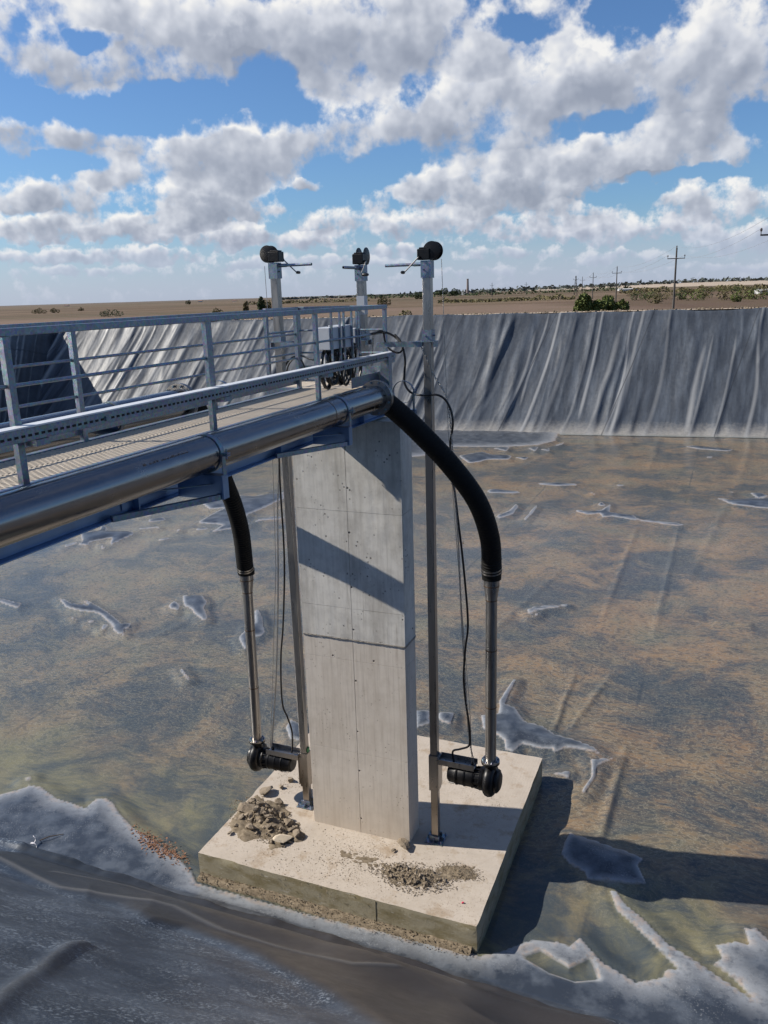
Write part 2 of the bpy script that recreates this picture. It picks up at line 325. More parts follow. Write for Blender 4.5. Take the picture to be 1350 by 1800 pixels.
def _floor(N, b):
    p = wpos(N); x, y, z = N.xyz(p); n, n2, bare = liner_layers(N, p)
    dry = N.mapr(N.m('ADD', z, N.m('MULTIPLY', N.m('SUBTRACT', n2, .5), .02)), -.004, .016)
    # under water: silt drifts over the sheet, swept into streaks, with caustic ripple lines painted over
    wv = N.new('ShaderNodeTexNoise'); N.put(wv.inputs['Vector'], p); wv.inputs['Scale'].default_value = .32; wv.inputs['Detail'].default_value = 3
    pw = N.vm('ADD', p, N.vm('SCALE', N.vm('SUBTRACT', wv.outputs['Color'], (.5, .5, .5)), sc=2.6))
    big = N.noise(sc3(N, pw, (1.0, 1.0, .3)), .30, 5, .60); mid = N.noise(sc3(N, pw, (1.0, 1.5, .3)), 1.5, 5, .65)
    strk = N.noise(sc3(N, pw, (.8, 3.2, .3)), 3.2, 4, .65)
    silt = N.m('ADD', N.m('MULTIPLY', big, .62), N.m('ADD', N.m('MULTIPLY', mid, .28), N.m('MULTIPLY', strk, .14)))
    amt = N.mapr(silt, .43, .60, .10, 1.0, 'SMOOTHSTEP')
    scol = N.mix(N.mapr(N.noise(pw, .8, 4, .6), .35, .65), (.150, .124, .082), (.265, .160, .088))
    rust = N.m('MULTIPLY', N.mapr(N.m('ADD', x, N.m('MULTIPLY', y, .415)), -2.0, 8.0, 0, .50), N.mapr(N.noise(pw, .45, 4, .6), .40, .60))          # rusty silt gathers on the right side
    scol = N.mix(N.mapr(N.m('ADD', x, N.m('MULTIPLY', y, .415)), -2.0, -12.0, 0, .45), N.mix(rust, scol, (.33, .165, .07)), (.135, .122, .092))
    olive = N.mapr(N.m('ADD', N.m('DIVIDE', y, 10.0), N.noise(p, .5, 3, .5)), 1.5, 1.8, .85, 0)
    scol = N.mix(olive, scol, (.165, .145, .082))
    under = N.mix(amt, N.mix(.6, bare, (.034, .050, .070)), scol)
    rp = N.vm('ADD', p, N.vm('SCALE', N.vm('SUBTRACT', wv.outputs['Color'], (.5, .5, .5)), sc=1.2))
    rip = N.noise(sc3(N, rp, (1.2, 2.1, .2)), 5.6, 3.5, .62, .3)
    still = N.mapr(N.m('ADD', y, N.m('MULTIPLY', big, 3.0)), 11.6, 15.5, .10, 1.0)                # no ripple lines in the still corner by the slab
    crest = N.mapr(N.m('ABSOLUTE', N.m('SUBTRACT', rip, .5)), .004, .030, 1, 0)                 # bright caustic network painted into the floor colour, darker tone between
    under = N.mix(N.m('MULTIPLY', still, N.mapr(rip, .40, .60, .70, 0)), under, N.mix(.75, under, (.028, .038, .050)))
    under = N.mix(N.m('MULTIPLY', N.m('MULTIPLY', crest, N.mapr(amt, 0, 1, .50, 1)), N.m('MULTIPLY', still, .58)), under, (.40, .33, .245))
    sa = onz(1196, 918, 0); sb_ = onz(1150, 1110, 0); sn = unit([sb_[1] - sa[1], sa[0] - sb_[0], 0])                # welded panel seams run down the pond
    sv = N.m('ADD', N.m('MULTIPLY', x, float(sn[0])), N.m('MULTIPLY_ADD', y, float(sn[1]), float(-(sa @ sn)) + 3.25))
    sv = N.m('ABSOLUTE', N.m('SUBTRACT', N.m('MODULO', N.m('ADD', sv, 650.0), 6.5), 3.25))
    sv = N.m('ADD', sv, N.m('MULTIPLY', N.m('SUBTRACT', mid, .5), .10))
    under = N.mix(N.m('MULTIPLY', N.mapr(sv, .015, .055, .6, 0), N.mapr(N.noise(p, .5, 3, .6), .40, .62)), under, (.022, .030, .042))
    # above water: dust-white dried film over dark sheet
    dust = N.noise(p, 2.6, 6, .62); crust = N.noise(p, 7.5, 6, .7); edge = N.mapr(N.m('ADD', z, N.m('MULTIPLY', N.m('SUBTRACT', crust, .5), .05)), .012, .046, .95, .0)
    dcol = N.mix(N.m('MULTIPLY', edge, N.mapr(crust, .34, .56, .25, 1)), N.mix(N.mapr(dust, .42, .64, .05, .80), N.mix(.5, bare, (.026, .034, .048)), (.088, .102, .122)), (.32, .335, .35))
    spk = N.m('MULTIPLY', N.mapr(N.noise(p, 38, 3, .7), .57, .64, 0, .35), N.mapr(N.noise(p, 1.6, 4, .6), .45, .6))
    dcol = N.mix(spk, dcol, (.34, .35, .355))
    tide = N.m('MULTIPLY', N.mapr(N.m('ABSOLUTE', N.m('SUBTRACT', z, .012)), .004, .012, 1, 0), N.mapr(n2, .45, .6))
    dcol = N.mix(N.m('MULTIPLY', tide, .5), dcol, (.34, .24, .16))
    c = N.mix(dry, under, dcol)
    h = N.mix(dry, N.m('MULTIPLY', rip, .9), N.m('MULTIPLY', n2, .6))
    setb(N, b, c, N.mapr(dry, 0, 1, .7, .30), 0, .5, N.bump(h, .14, .03))
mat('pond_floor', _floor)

def water_mat():
    m = bpy.data.materials.new('water'); m.use_nodes = True; nt = m.node_tree; nt.nodes.clear(); N = NT(nt)
    p = wpos(N)
    wv = N.new('ShaderNodeTexNoise'); N.put(wv.inputs['Vector'], p); wv.inputs['Scale'].default_value = .25; wv.inputs['Detail'].default_value = 2
    pw = N.vm('ADD', p, N.vm('SCALE', wv.outputs['Color'], sc=1.6))
    rp = N.noise(sc3(N, pw, (1.3, 2.6, 1)), 5.5, 3, .55, .5); r2 = N.noise(sc3(N, pw, (2.2, 1.2, 1)), 9.0, 2, .5)
    calm = N.mapr(N.noise(p, .22, 3, .6), .35, .62, .35, 1.0)
    lee = N.mapr(N.xyz(p)[1], 9.5, 13.5, .12, 1.0)                               # still water under the bank
    nm = N.bump(N.m('ADD', rp, N.m('MULTIPLY', r2, .5)), N.m('MULTIPLY', N.m('MULTIPLY', calm, lee), .26), .035)
    cosi = N.m('ABSOLUTE', N.vm('DOT_PRODUCT', geo(N).outputs['Incoming'], nm))          # same reflectance from either side of the surface
    fr = N.m('MULTIPLY_ADD', N.m('POWER', N.m('SUBTRACT', 1.0, cosi, clamp=True), 5.0), .70, .018)
    tr = N.new('ShaderNodeBsdfTransparent'); tr.inputs[0].default_value = (.90, .94, .93, 1)
    gl = N.new('ShaderNodeBsdfGlossy'); gl.inputs['Roughness'].default_value = .02; gl.inputs[0].default_value = (1, 1, 1, 1); N.put(gl.inputs['Normal'], nm)
    mx = N.new('ShaderNodeMixShader'); N.put(mx.inputs[0], fr); nt.links.new(tr.outputs[0], mx.inputs[1]); nt.links.new(gl.outputs[0], mx.inputs[2])
    o = N.new('ShaderNodeOutputMaterial'); nt.links.new(mx.outputs[0], o.inputs[0]); MATS['water'] = m
water_mat()

def _rock(N, b):
    p = wpos(N); r = N.new('ShaderNodeObjectInfo').outputs['Random']; n = N.noise(p, 9, 5, .65)
    c = N.mix(n, (.125, .096, .068), (.27, .222, .165)); c = N.mix(N.m('MULTIPLY', r, .40), c, (.33, .275, .21))
    setb(N, b, c, .92, 0, .2, N.bump(N.noise(p, 45, 4, .65), .6, .02))
mat('rubble', _rock)
mat('pale_stone', lambda N, b: setb(N, b, N.mix(N.noise(wpos(N), 7, 5, .6), (.50, .41, .29), (.66, .57, .44)), .9, 0, .2, N.bump(N.noise(wpos(N), 30, 4, .6), .3, .015)))
mat('gravel_soil', lambda N, b: setb(N, b, N.mix(N.mapr(N.noise(wpos(N), 17, 4, .7), .3, .7), (.085, .066, .043), (.24, .195, .14)), .95, 0, .2))
mat('dead_leaves', lambda N, b: setb(N, b, N.mix(N.noise(wpos(N), 30, 2, .5), (.10, .045, .02), (.24, .11, .055)), .8))
mat('twig', lambda N, b: setb(N, b, (.10, .07, .045), .85))
mat('scrap_white', lambda N, b: setb(N, b, (.50, .49, .52), .35, 0, .5))

def _ground(N, b):
    p = wpos(N); x, y, z = N.xyz(p)
    # field strips lie across the view
    dist = N.m('ADD', N.m('MULTIPLY', x, -.383), N.m('MULTIPLY', y, .924)); lat = N.m('ADD', N.m('MULTIPLY', x, .924), N.m('MULTIPLY', y, .383))
    wob = N.m('MULTIPLY', N.m('SUBTRACT', N.noise(p, .0022, 1, .5), .5), 120.0)
    q = N.comb(N.m('MULTIPLY', lat, .0011), N.m('MULTIPLY', N.m('LOGARITHM', N.m('MAXIMUM', N.m('ADD', dist, N.m('MULTIPLY', wob, .5)), 20.0), 2.718), 5.5), 0.0)
    cv = N.mapr(N.noise(q, 1.0, 2, .5), .28, .72)
    c = N.ramp(cv, [(0, (.070, .062, .030)), (.2, (.14, .092, .058)), (.36, (.20, .138, .092)), (.5, (.085, .078, .036)), (.58, (.22, .155, .105)), (.74, (.12, .080, .052)), (.88, (.17, .115, .075))], 'CONSTANT')
    n = N.noise(p, .045, 5, .65); f = N.noise(p, .7, 5, .65)
    near = N.mapr(dist, 270, 235)                                                # the ploughed field next to the pond
    side = N.mapr(N.m('ADD', lat, N.m('MULTIPLY', n, 14)), 48, 66)
    plough = N.mix(side, (.235, .165, .122), (.135, .088, .060))
    fur = N.m('SINE', N.m('ADD', N.m('MULTIPLY', N.m('ADD', N.m('MULTIPLY', lat, .75), dist), 1.15), N.m('MULTIPLY', n, 6.0)))
    plough = N.mix(N.mapr(fur, -.2, 1, 0, .30), plough, (.15, .10, .07))
    c = N.mix(near, c, plough)
    c = N.mix(N.m('MULTIPLY', N.mapr(n, .45, .68), .5), c, (.13, .105, .05))
    c = N.mix(N.m('MULTIPLY', f, .35), c, (.12, .085, .055))
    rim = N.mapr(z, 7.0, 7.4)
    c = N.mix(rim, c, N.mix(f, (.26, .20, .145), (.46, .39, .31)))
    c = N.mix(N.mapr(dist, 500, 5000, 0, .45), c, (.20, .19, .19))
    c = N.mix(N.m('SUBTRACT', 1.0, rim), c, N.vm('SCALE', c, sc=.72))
    setb(N, b, c, .95, 0, .15, N.bump(N.noise(p, 1.6, 4, .7), .5, .15))
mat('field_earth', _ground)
def leafmat(name, a, c2):
    def fn(N, b):
        r = N.noise(wpos(N), .9, 3, .6)
        setb(N, b, N.mix(r, a, c2), .75, 0, .25)
    mat(name, fn)
leafmat('bush_leaf', (.045, .075, .018), (.14, .155, .045))
leafmat('tree_leaf', (.022, .038, .014), (.055, .075, .028))
leafmat('scrub_leaf', (.060, .058, .025), (.15, .125, .055))
leafmat('far_leaf', (.040, .050, .045), (.075, .085, .075))
mat('pole_wood', lambda N, b: setb(N, b, N.mix(N.noise(wpos(N), 2, 4, .6), (.045, .042, .040), (.085, .078, .07)), .85))
mat('brick_stack', lambda N, b: setb(N, b, (.20, .17, .16), .9))
mat('house_wall', lambda N, b: setb(N, b, (.42, .42, .41), .8))
mat('house_roof', lambda N, b: setb(N, b, (.22, .11, .08), .8))
mat('wire', lambda N, b: setb(N, b, (.35, .36, .38), .5, .6))
mat('insulator', lambda N, b: setb(N, b, (.05, .035, .03), .3))

# ------------------------------------------------------------------ mesh builder
class MB:
    def __init__(s): s.V = []; s.F = []
    def add(s, V, F):
        o = len(s.V); s.V.extend([tuple(map(float, v)) for v in V]); s.F.extend([tuple(i + o for i in f) for f in F]); return s
    def box(s, c, size, rz=0.0):
        hx, hy, hz = size[0] / 2, size[1] / 2, size[2] / 2; ca, sa = math.cos(rz), math.sin(rz)
        V = []
        for z in (-hz, hz):
            for (x, y) in ((-hx, -hy), (hx, -hy), (hx, hy), (-hx, hy)):
                V.append((c[0] + x * ca - y * sa, c[1] + x * sa + y * ca, c[2] + z))
        return s.add(V, [(0, 3, 2, 1), (4, 5, 6, 7), (0, 1, 5, 4), (1, 2, 6, 5), (2, 3, 7, 6), (3, 0, 4, 7)])
    def bb(s, x0, x1, y0, y1, z0, z1): return s.box(((x0 + x1) / 2, (y0 + y1) / 2, (z0 + z1) / 2), (abs(x1 - x0), abs(y1 - y0), abs(z1 - z0)))
    def bar(s, p0, p1, w, h, up=(0, 0, 1)):
        p0 = np.asarray(p0, float); p1 = np.asarray(p1, float); t = unit(p1 - p0); u = np.asarray(up, float)
        if abs(t @ u) > .99: u = np.array([0, 1.0, 0])
        a = unit(np.cross(t, u)); b = np.cross(a, t); V = []
        for p in (p0, p1):
            for (i, j) in ((-1, -1), (1, -1), (1, 1), (-1, 1)): V.append(p + a * i * w / 2 + b * j * h / 2)
        return s.add(V, [(0, 3, 2, 1), (4, 5, 6, 7), (0, 1, 5, 4), (1, 2, 6, 5), (2, 3, 7, 6), (3, 0, 4, 7)])
    def tube(s, pts, r, n=12, caps=True, closed=False):
        P = [np.asarray(p, float) for p in pts]; m = len(P); rr = r if hasattr(r, '__len__') else [r] * m
        T = []
        for i in range(m):
            a = P[(i - 1) % m] if (closed or i > 0) else P[i]; b = P[(i + 1) % m] if (closed or i < m - 1) else P[i]
            T.append(unit(b - a))
        u = np.array([0, 0, 1.0]) if abs(T[0][2]) < .9 else np.array([1.0, 0, 0])
        nrm = unit(np.cross(T[0], u)); V = []
        for i in range(m):
            nrm = unit(nrm - T[i] * (nrm @ T[i])); bn = np.cross(T[i], nrm)
            for k in range(n):
                a = 2 * math.pi * k / n; V.append(P[i] + (nrm * math.cos(a) + bn * math.sin(a)) * rr[i])
        F = []
        for i in range(m if closed else m - 1):
            j = (i + 1) % m
            for k in range(n): F.append((i * n + k, i * n + (k + 1) % n, j * n + (k + 1) % n, j * n + k))
        if caps and not closed: F.append(tuple(range(n - 1, -1, -1))); F.append(tuple((m - 1) * n + k for k in range(n)))
        return s.add(V, F)
    def lathe(s, p0, axis, prof, n=24, caps=True):
        p0 = np.asarray(p0, float); t = unit(axis); u = np.array([0, 0, 1.0]) if abs(t[2]) < .9 else np.array([1.0, 0, 0])
        a = unit(np.cross(t, u)); b = np.cross(t, a); V = []
        for (d, r) in prof:
            for k in range(n):
                q = 2 * math.pi * k / n; V.append(p0 + t * d + (a * math.cos(q) + b * math.sin(q)) * r)
        F = []; m = len(prof)
        for i in range(m - 1):
            for k in range(n): F.append((i * n + k, i * n + (k + 1) % n, (i + 1) * n + (k + 1) % n, (i + 1) * n + k))
        if caps: F.append(tuple(range(n - 1, -1, -1))); F.append(tuple((m - 1) * n + k for k in range(n)))
        return s.add(V, F)
    def ring(s, c, axis, ro, ri, th, n=28):
        return s.lathe(c, axis, [(-th / 2, ri), (-th / 2, ro), (th / 2, ro), (th / 2, ri), (-th / 2, ri)], n, caps=False)
    def torus(s, c, axis, Rr, r, n=20, k=8, squash=None):
        c = np.asarray(c, float); t = unit(axis); u = np.array([0, 0, 1.0]) if abs(t[2]) < .9 else np.array([1.0, 0, 0])
        a = unit(np.cross(t, u)); b = np.cross(t, a); sx, sy = squash or (1, 1)
        return s.tube([c + a * math.cos(2 * math.pi * i / n) * Rr * sx + b * math.sin(2 * math.pi * i / n) * Rr * sy for i in range(n)], r, k, closed=True)

WL = {}                                           # world position of every object's origin
def mesh_from(name, V, F, material, smooth=True, sharp=35):
    me = bpy.data.meshes.new(name); me.from_pydata([tuple(v) for v in V], [], F); me.update()
    if smooth:
        me.polygons.foreach_set('use_smooth', [True] * len(me.polygons)); me.set_sharp_from_angle(angle=R(sharp))
    me.materials.append(MATS[material]); return me
def tag(o, label=None, cat=None, group=None, kind=None):
    if label: o['label'] = label
    if cat: o['category'] = cat
    if group: o['group'] = group
    if kind: o['kind'] = kind
    return o
def place(name, me, parent, loc):
    o = bpy.data.objects.new(name, me); COL.objects.link(o); pl = WL.get(parent.name, np.zeros(3)) if parent else np.zeros(3)
    if parent: o.parent = parent
    o.location = tuple(np.asarray(loc, float) - pl); WL[o.name] = np.asarray(loc, float); return o
def obj(name, mb, material, parent=None, smooth=True, sharp=35, bevel=0.0, loc=None):
    V = np.array(mb.V)
    if loc is None: loc = WL[parent.name] if parent else np.array([V[:, 0].mean(), V[:, 1].mean(), V[:, 2].min()])
    loc = np.asarray(loc, float); me = mesh_from(name, V - loc, mb.F, material, smooth, sharp)
    o = place(name, me, parent, loc)
    if bevel:
        md = o.modifiers.new('edge', 'BEVEL'); md.width = bevel; md.segments = 2; md.limit_method = 'ANGLE'; md.angle_limit = R(40); md.harden_normals = False
    return o
def thing(name, loc, label, cat, group=None):
    o = bpy.data.objects.new(name, None); o.empty_display_size = .2; COL.objects.link(o); o.location = tuple(loc); WL[o.name] = np.asarray(loc, float)
    return tag(o, label, cat, group)
def grid_obj(name, X, Y, Z, material, parent=None, sharp=180):
    """a sheet from 2-D coordinate arrays"""
    m, n = X.shape; V = np.stack([X, Y, Z], -1).reshape(-1, 3).astype(np.float32)
    i = np.arange(m - 1)[:, None] * n + np.arange(n - 1)[None, :]
    Q = np.stack([i, i + 1, i + n + 1, i + n], -1).reshape(-1, 4).astype(np.int32)
    me = bpy.data.meshes.new(name); me.vertices.add(len(V)); me.vertices.foreach_set('co', V.ravel())
    me.loops.add(Q.size); me.loops.foreach_set('vertex_index', Q.ravel()); me.polygons.add(len(Q))
    me.polygons.foreach_set('loop_start', np.arange(0, Q.size, 4, dtype=np.int32)); me.polygons.foreach_set('loop_total', np.full(len(Q), 4, np.int32))
    me.polygons.foreach_set('use_smooth', np.ones(len(Q), bool)); me.update(calc_edges=True); me.validate()
    me.materials.append(MATS[material]); return place(name, me, parent, (0, 0, 0))

# numpy gradient-free value noise
def vnoise(x, y, seed=0):
    xi = np.floor(x).astype(np.int64); yi = np.floor(y).astype(np.int64); fx = x - xi; fy = y - yi
    fx = fx * fx * fx * (fx * (fx * 6 - 15) + 10); fy = fy * fy * fy * (fy * (fy * 6 - 15) + 10)
    def h(a, b):
        k = (a * 374761393 + b * 668265263 + seed * 974634777) & 0xffffffff
        k = ((k ^ (k >> 13)) * 1274126177) & 0xffffffff; k = k ^ (k >> 16)
        return (k & 0xffff) / 65535.0
    return (h(xi, yi) * (1 - fx) + h(xi + 1, yi) * fx) * (1 - fy) + (h(xi, yi + 1) * (1 - fx) + h(xi + 1, yi + 1) * fx) * fy
def fbm(x, y, oct=4, seed=0, gain=.5):
    s = 0; a = 1; t = 0
    for o in range(oct): s = s + a * vnoise(x * 2 ** o + o * 17.3, y * 2 ** o - o * 9.1, seed + o); t += a; a *= gain
    return s / t
def smooth(a, b, x):
    t = np.clip((x - a) / (b - a), 0, 1); return t * t * (3 - 2 * t)
def poly_sd(px, py, poly):
    """signed distance to a polygon, positive inside"""
    poly = np.asarray(poly); d = np.full(px.shape, 1e9); ins = np.zeros(px.shape, bool); n = len(poly)
    for i in range(n):
        a = poly[i]; b = poly[(i + 1) % n]; e = b - a; w0 = px - a[0]; w1 = py - a[1]
        t = np.clip((w0 * e[0] + w1 * e[1]) / max(e @ e, 1e-12), 0, 1); d = np.minimum(d, np.hypot(w0 - e[0] * t, w1 - e[1] * t))
        c = (a[1] > py) != (b[1] > py)
        with np.errstate(divide='ignore', invalid='ignore'): ins ^= c & (px < (b[0] - a[0]) * (py - a[1]) / (b[1] - a[1] + 1e-12) + a[0])
    return np.where(ins, d, -d)

# ================================================================== THE SETTING
# ---- pond floor: silt-covered liner with dry swells that stand out of the shallow water
def zpx(lst, sx=1.0, ox=0.0, oy=0.0): return [onz(u * sx + ox, v * sx + oy, 0.0)[:2] for (u, v) in lst]
ISL = []
def isl(lst, h=.07, s=.14, sc=1.0, ox=0, oy=0): ISL.append((np.array(zpx(lst, sc, ox, oy)), h, s))
SHORE = np.array(zpx([(-220,1390),(-60,1396),(0,1397),(30,1390),(52,1380),(75,1383),(98,1402),(128,1412),(150,1420),(168,1404),(185,1401),(200,1412),(212,1430),(236,1456),(258,1468),(285,1488),(318,1512),
    (338,1535),(346,1552),(520,1600),(843,1680),(873,1674),(905,1662),(918,1657),(934,1652),(979,1655),(1000,1663),(1020,1647),(1036,1665),(1061,1692),(1118,1726),(1163,1718),(1167,1704),(1187,1703),
    (1146,1659),(1085,1602),(1071,1563),(1085,1566),(1097,1586),(1126,1610),(1175,1659),(1228,1692),(1268,1720),(1317,1752),(1290,1722),(1250,1694),(1268,1684),(1256,1661),(1293,1653),(1315,1659),(1307,1631),(1330,1631),(1350,1651),(1450,1690),(1600,1760)]) + [np.array([6.0, 8.2]), np.array([6.0, 6.0]), np.array([-22.0, 6.0]), np.array([-22.0, 9.0])])
PUDDLE = np.array(zpx([(921,1683),(950,1674),(1000,1702),(1035,1688),(1050,1722),(1010,1727),(965,1711)]))
c8 = dict(sc=.4074, ox=800, oy=1150)
isl([(110,265),(185,255),(190,200),(250,110),(265,110),(230,180),(215,215),(260,230),(300,290),(380,310),(430,345),(520,370),(600,400),(632,430),(560,412),(480,402),(430,427),(415,407),(370,410),(290,387),(250,422),(215,412),(210,372),(180,347),(120,322)], .09, .16, **c8)
isl([(585,455),(690,447),(612,482),(607,530),(560,600),(546,603),(550,585),(590,525)], .05, .2, **c8)
isl([(420,515),(500,503),(490,535)], .04, .2, **c8)
isl([(495,770),(620,810),(660,825),(740,850),(815,880),(790,910),(825,995),(740,992),(570,972),(560,942),(490,902),(455,862),(470,812)], .09, .14, **c8)
cL = dict(sc=.3111, ox=0, oy=840)
isl([(328,680),(360,685),(400,710),(500,722),(470,697),(490,692),(560,728),(640,780),(690,825),(742,822),(735,842),(700,857),(707,892),(650,872),(620,822),(580,782),(545,762),(450,752),(370,732)], .12, .2, **cL)
isl([(-60,680),(0,683),(40,690),(85,705),(125,710),(100,737),(40,717),(0,702),(-60,695)], .08, .2, **cL)
isl([(388,790),(440,788),(430,802)], .03, .2, **cL); isl([(490,800),(542,810),(540,822),(500,817)], .03, .2, **cL); isl([(573,842),(600,824),(617,840),(577,860)], .04, .2, **cL)
isl([(950,722),(985,695),(1025,720),(1010,747),(965,742)], .06, .2, **cL)
isl([(1030,665),(1140,663),(1172,700),(1165,720),(1150,730),(1172,780),(1172,807),(1140,802),(1090,762),(1080,742),(1040,722)], .09, .16, **cL)
isl([(1013,1080),(1030,1076),(1078,1140),(1060,1143)], .06, .2, **cL); isl([(138,1697),(175,1686),(182,1700),(150,1712)], .04, .2, **cL)
isl([(360,382),(430,361),(442,372),(365,392)], .05, .2, **cL)
isl([(450,285),(510,285),(500,310),(560,300),(572,270),(563,250),(607,285),(600,300),(740,303),(765,315),(640,372),(620,380),(630,342),(560,352),(505,362),(500,382),(440,380),(465,357)], .12, .18, **cL)
isl([(563,370),(597,395),(575,405)], .04, .2, **cL); isl([(760,203),(860,210),(870,218),(800,215)], .06, .2, **cL); isl([(830,240),(920,222),(940,240),(850,252)], .06, .2, **cL)
isl([(1150,110),(1200,118),(1270,85),(1300,100),(1190,150),(1135,148)], .1, .2, **cL); isl([(780,285),(900,276),(905,286),(790,292)], .04, .2, **cL)
isl([(940,302),(1020,290),(1010,303)], .04, .2, **cL); isl([(850,360),(960,335),(1020,330),(900,357)], .04, .2, **cL)
cM = dict(sc=.1926, ox=300, oy=780)
isl([(280,545),(330,530),(290,490),(360,495),(420,470),(480,470),(560,500),(640,470),(760,480),(900,455),(1000,455),(1030,430),(1040,500),(990,520),(850,590),(700,650),(690,690),(720,740),(800,690),(960,660),(1040,670),(1030,690),(900,695),(760,715),(650,770),(540,780),(420,800),(350,815),(480,740),(300,730),(240,720),(380,640),(480,590),(360,600),(300,560)], .10, .10, **cM)
isl([(200,770),(320,765),(380,785),(250,790)], .05, .2, **cM)
c4 = dict(sc=.3926, ox=370, oy=780)
isl([(197,745),(215,743),(232,775),(243,850),(210,867),(185,862),(165,915),(150,918),(125,868),(150,840),(155,815),(200,805)], .08, .18, **c4)
c5 = dict(sc=.4148, ox=400, oy=1200)
isl([(245,190),(265,155),(320,180),(320,250),(260,237)], .07, .2, **c5); isl([(790,115),(855,120),(862,170),(800,192)], .07, .2, **c5); isl([(895,125),(960,130),(947,177),(910,167),(890,150)], .06, .2, **c5)
cF = dict(sc=.4222, ox=780, oy=740)
isl([(550,368),(600,376),(655,373),(690,346),(698,350),(690,380),(790,393),(810,408),(1027,430),(970,437),(800,414),(700,397),(660,403),(650,387),(600,390),(555,380)], .14, .12, **cF)
isl([(345,261),(470,256),(610,266),(470,271)], .08, .1, **cF); isl([(175,288),(210,283),(345,296),(290,302),(190,300)], .1, .1, **cF)
isl([(215,395),(270,375),(300,345),(312,355),(290,387),(230,407)], .1, .1, **cF); isl([(330,412),(382,350),(393,358),(342,414)], .08, .12, **cF)
isl([(640,352),(655,335),(677,354)], .07, .2, **cF); isl([(605,296),(642,303),(625,307)], .06, .2, **cF); isl([(700,258),(735,266),(770,264),(730,272)], .06, .2, **cF)
isl([(343,787),(380,772),(517,764),(518,770),(400,786),(355,803)], .06, .2, **cF); isl([(355,820),(395,796),(392,808)], .04, .2, **cF); isl([(1150,827),(1267,839),(1262,846)], .05, .2, **cF)
isl([(1130,320),(1200,328),(1340,318),(1500,325),(1500,372),(1310,362),(1200,347)], .12, .12, **cF); isl([(1275,300),(1320,299),(1352,312),(1310,324)], .09, .15, **cF); isl([(1120,292),(1210,296),(1200,299)], .05, .15, **cF)
isl([(985,103),(1050,103),(1205,119),(1190,127),(1060,117)], .1, .12, **cF); isl([(1085,152),(1120,145),(1118,156)], .06, .15, **cF); isl([(205,113),(275,108),(262,127)], .1, .12, **cF)
isl([(60,145),(160,128),(200,140),(285,143),(275,161),(180,161),(150,171),(105,176)], .12, .1, **cF); isl([(290,150),(358,150),(340,163)], .06, .15, **cF); isl([(350,112),(395,107),(380,128)], .08, .15, **cF); isl([(400,118),(440,113),(440,127)], .07, .15, **cF); isl([(455,105),(500,88),(495,98)], .07, .15, **cF)
isl([(560,745),(700,745),(870,748),(985,756),(976,775),(945,783),(880,786),(790,786),(760,800),(700,806),(560,800)], .05, .02)
isl([(100,745),(300,745),(350,760),(240,780),(100,790)], .25, .05)
CRE = []                                         # creases and seams in the sheet: (p0, p1, height, half width)
def crease(a, b, h, w): CRE.append((onz(*a, 0)[:2], onz(*b, 0)[:2], h, w))
crease((1196,918),(1150,1110),.045,.10); crease((1120,925),(1060,1080),.04,.10); crease((1000,1280),(1075,1180),.04,.08); crease((240,1135),(360,1070),.05,.07)
crease((300,940),(500,850),.08,.10); crease((950,1340),(1010,1180),.05,.07); crease((1030,1560),(1100,1310),.05,.09); crease((900,830),(1010,770),.06,.2)
crease((1300,850),(1320,770),.05,.2); crease((1140,830),(1160,765),.05,.2); crease((860,1110),(985,1000),.04,.12); crease((40,1480),(210,1440),.03,.05); crease((210,1490),(330,1500),.05,.05)
crease((320,1530),(240,1590),.06,.07); crease((130,1540),(260,1510),.03,.05); crease((600,1300),(640,1200),.04,.1); crease((1210,1020),(1290,860),.04,.14); crease((1060,1720),(1010,1690),.04,.05)

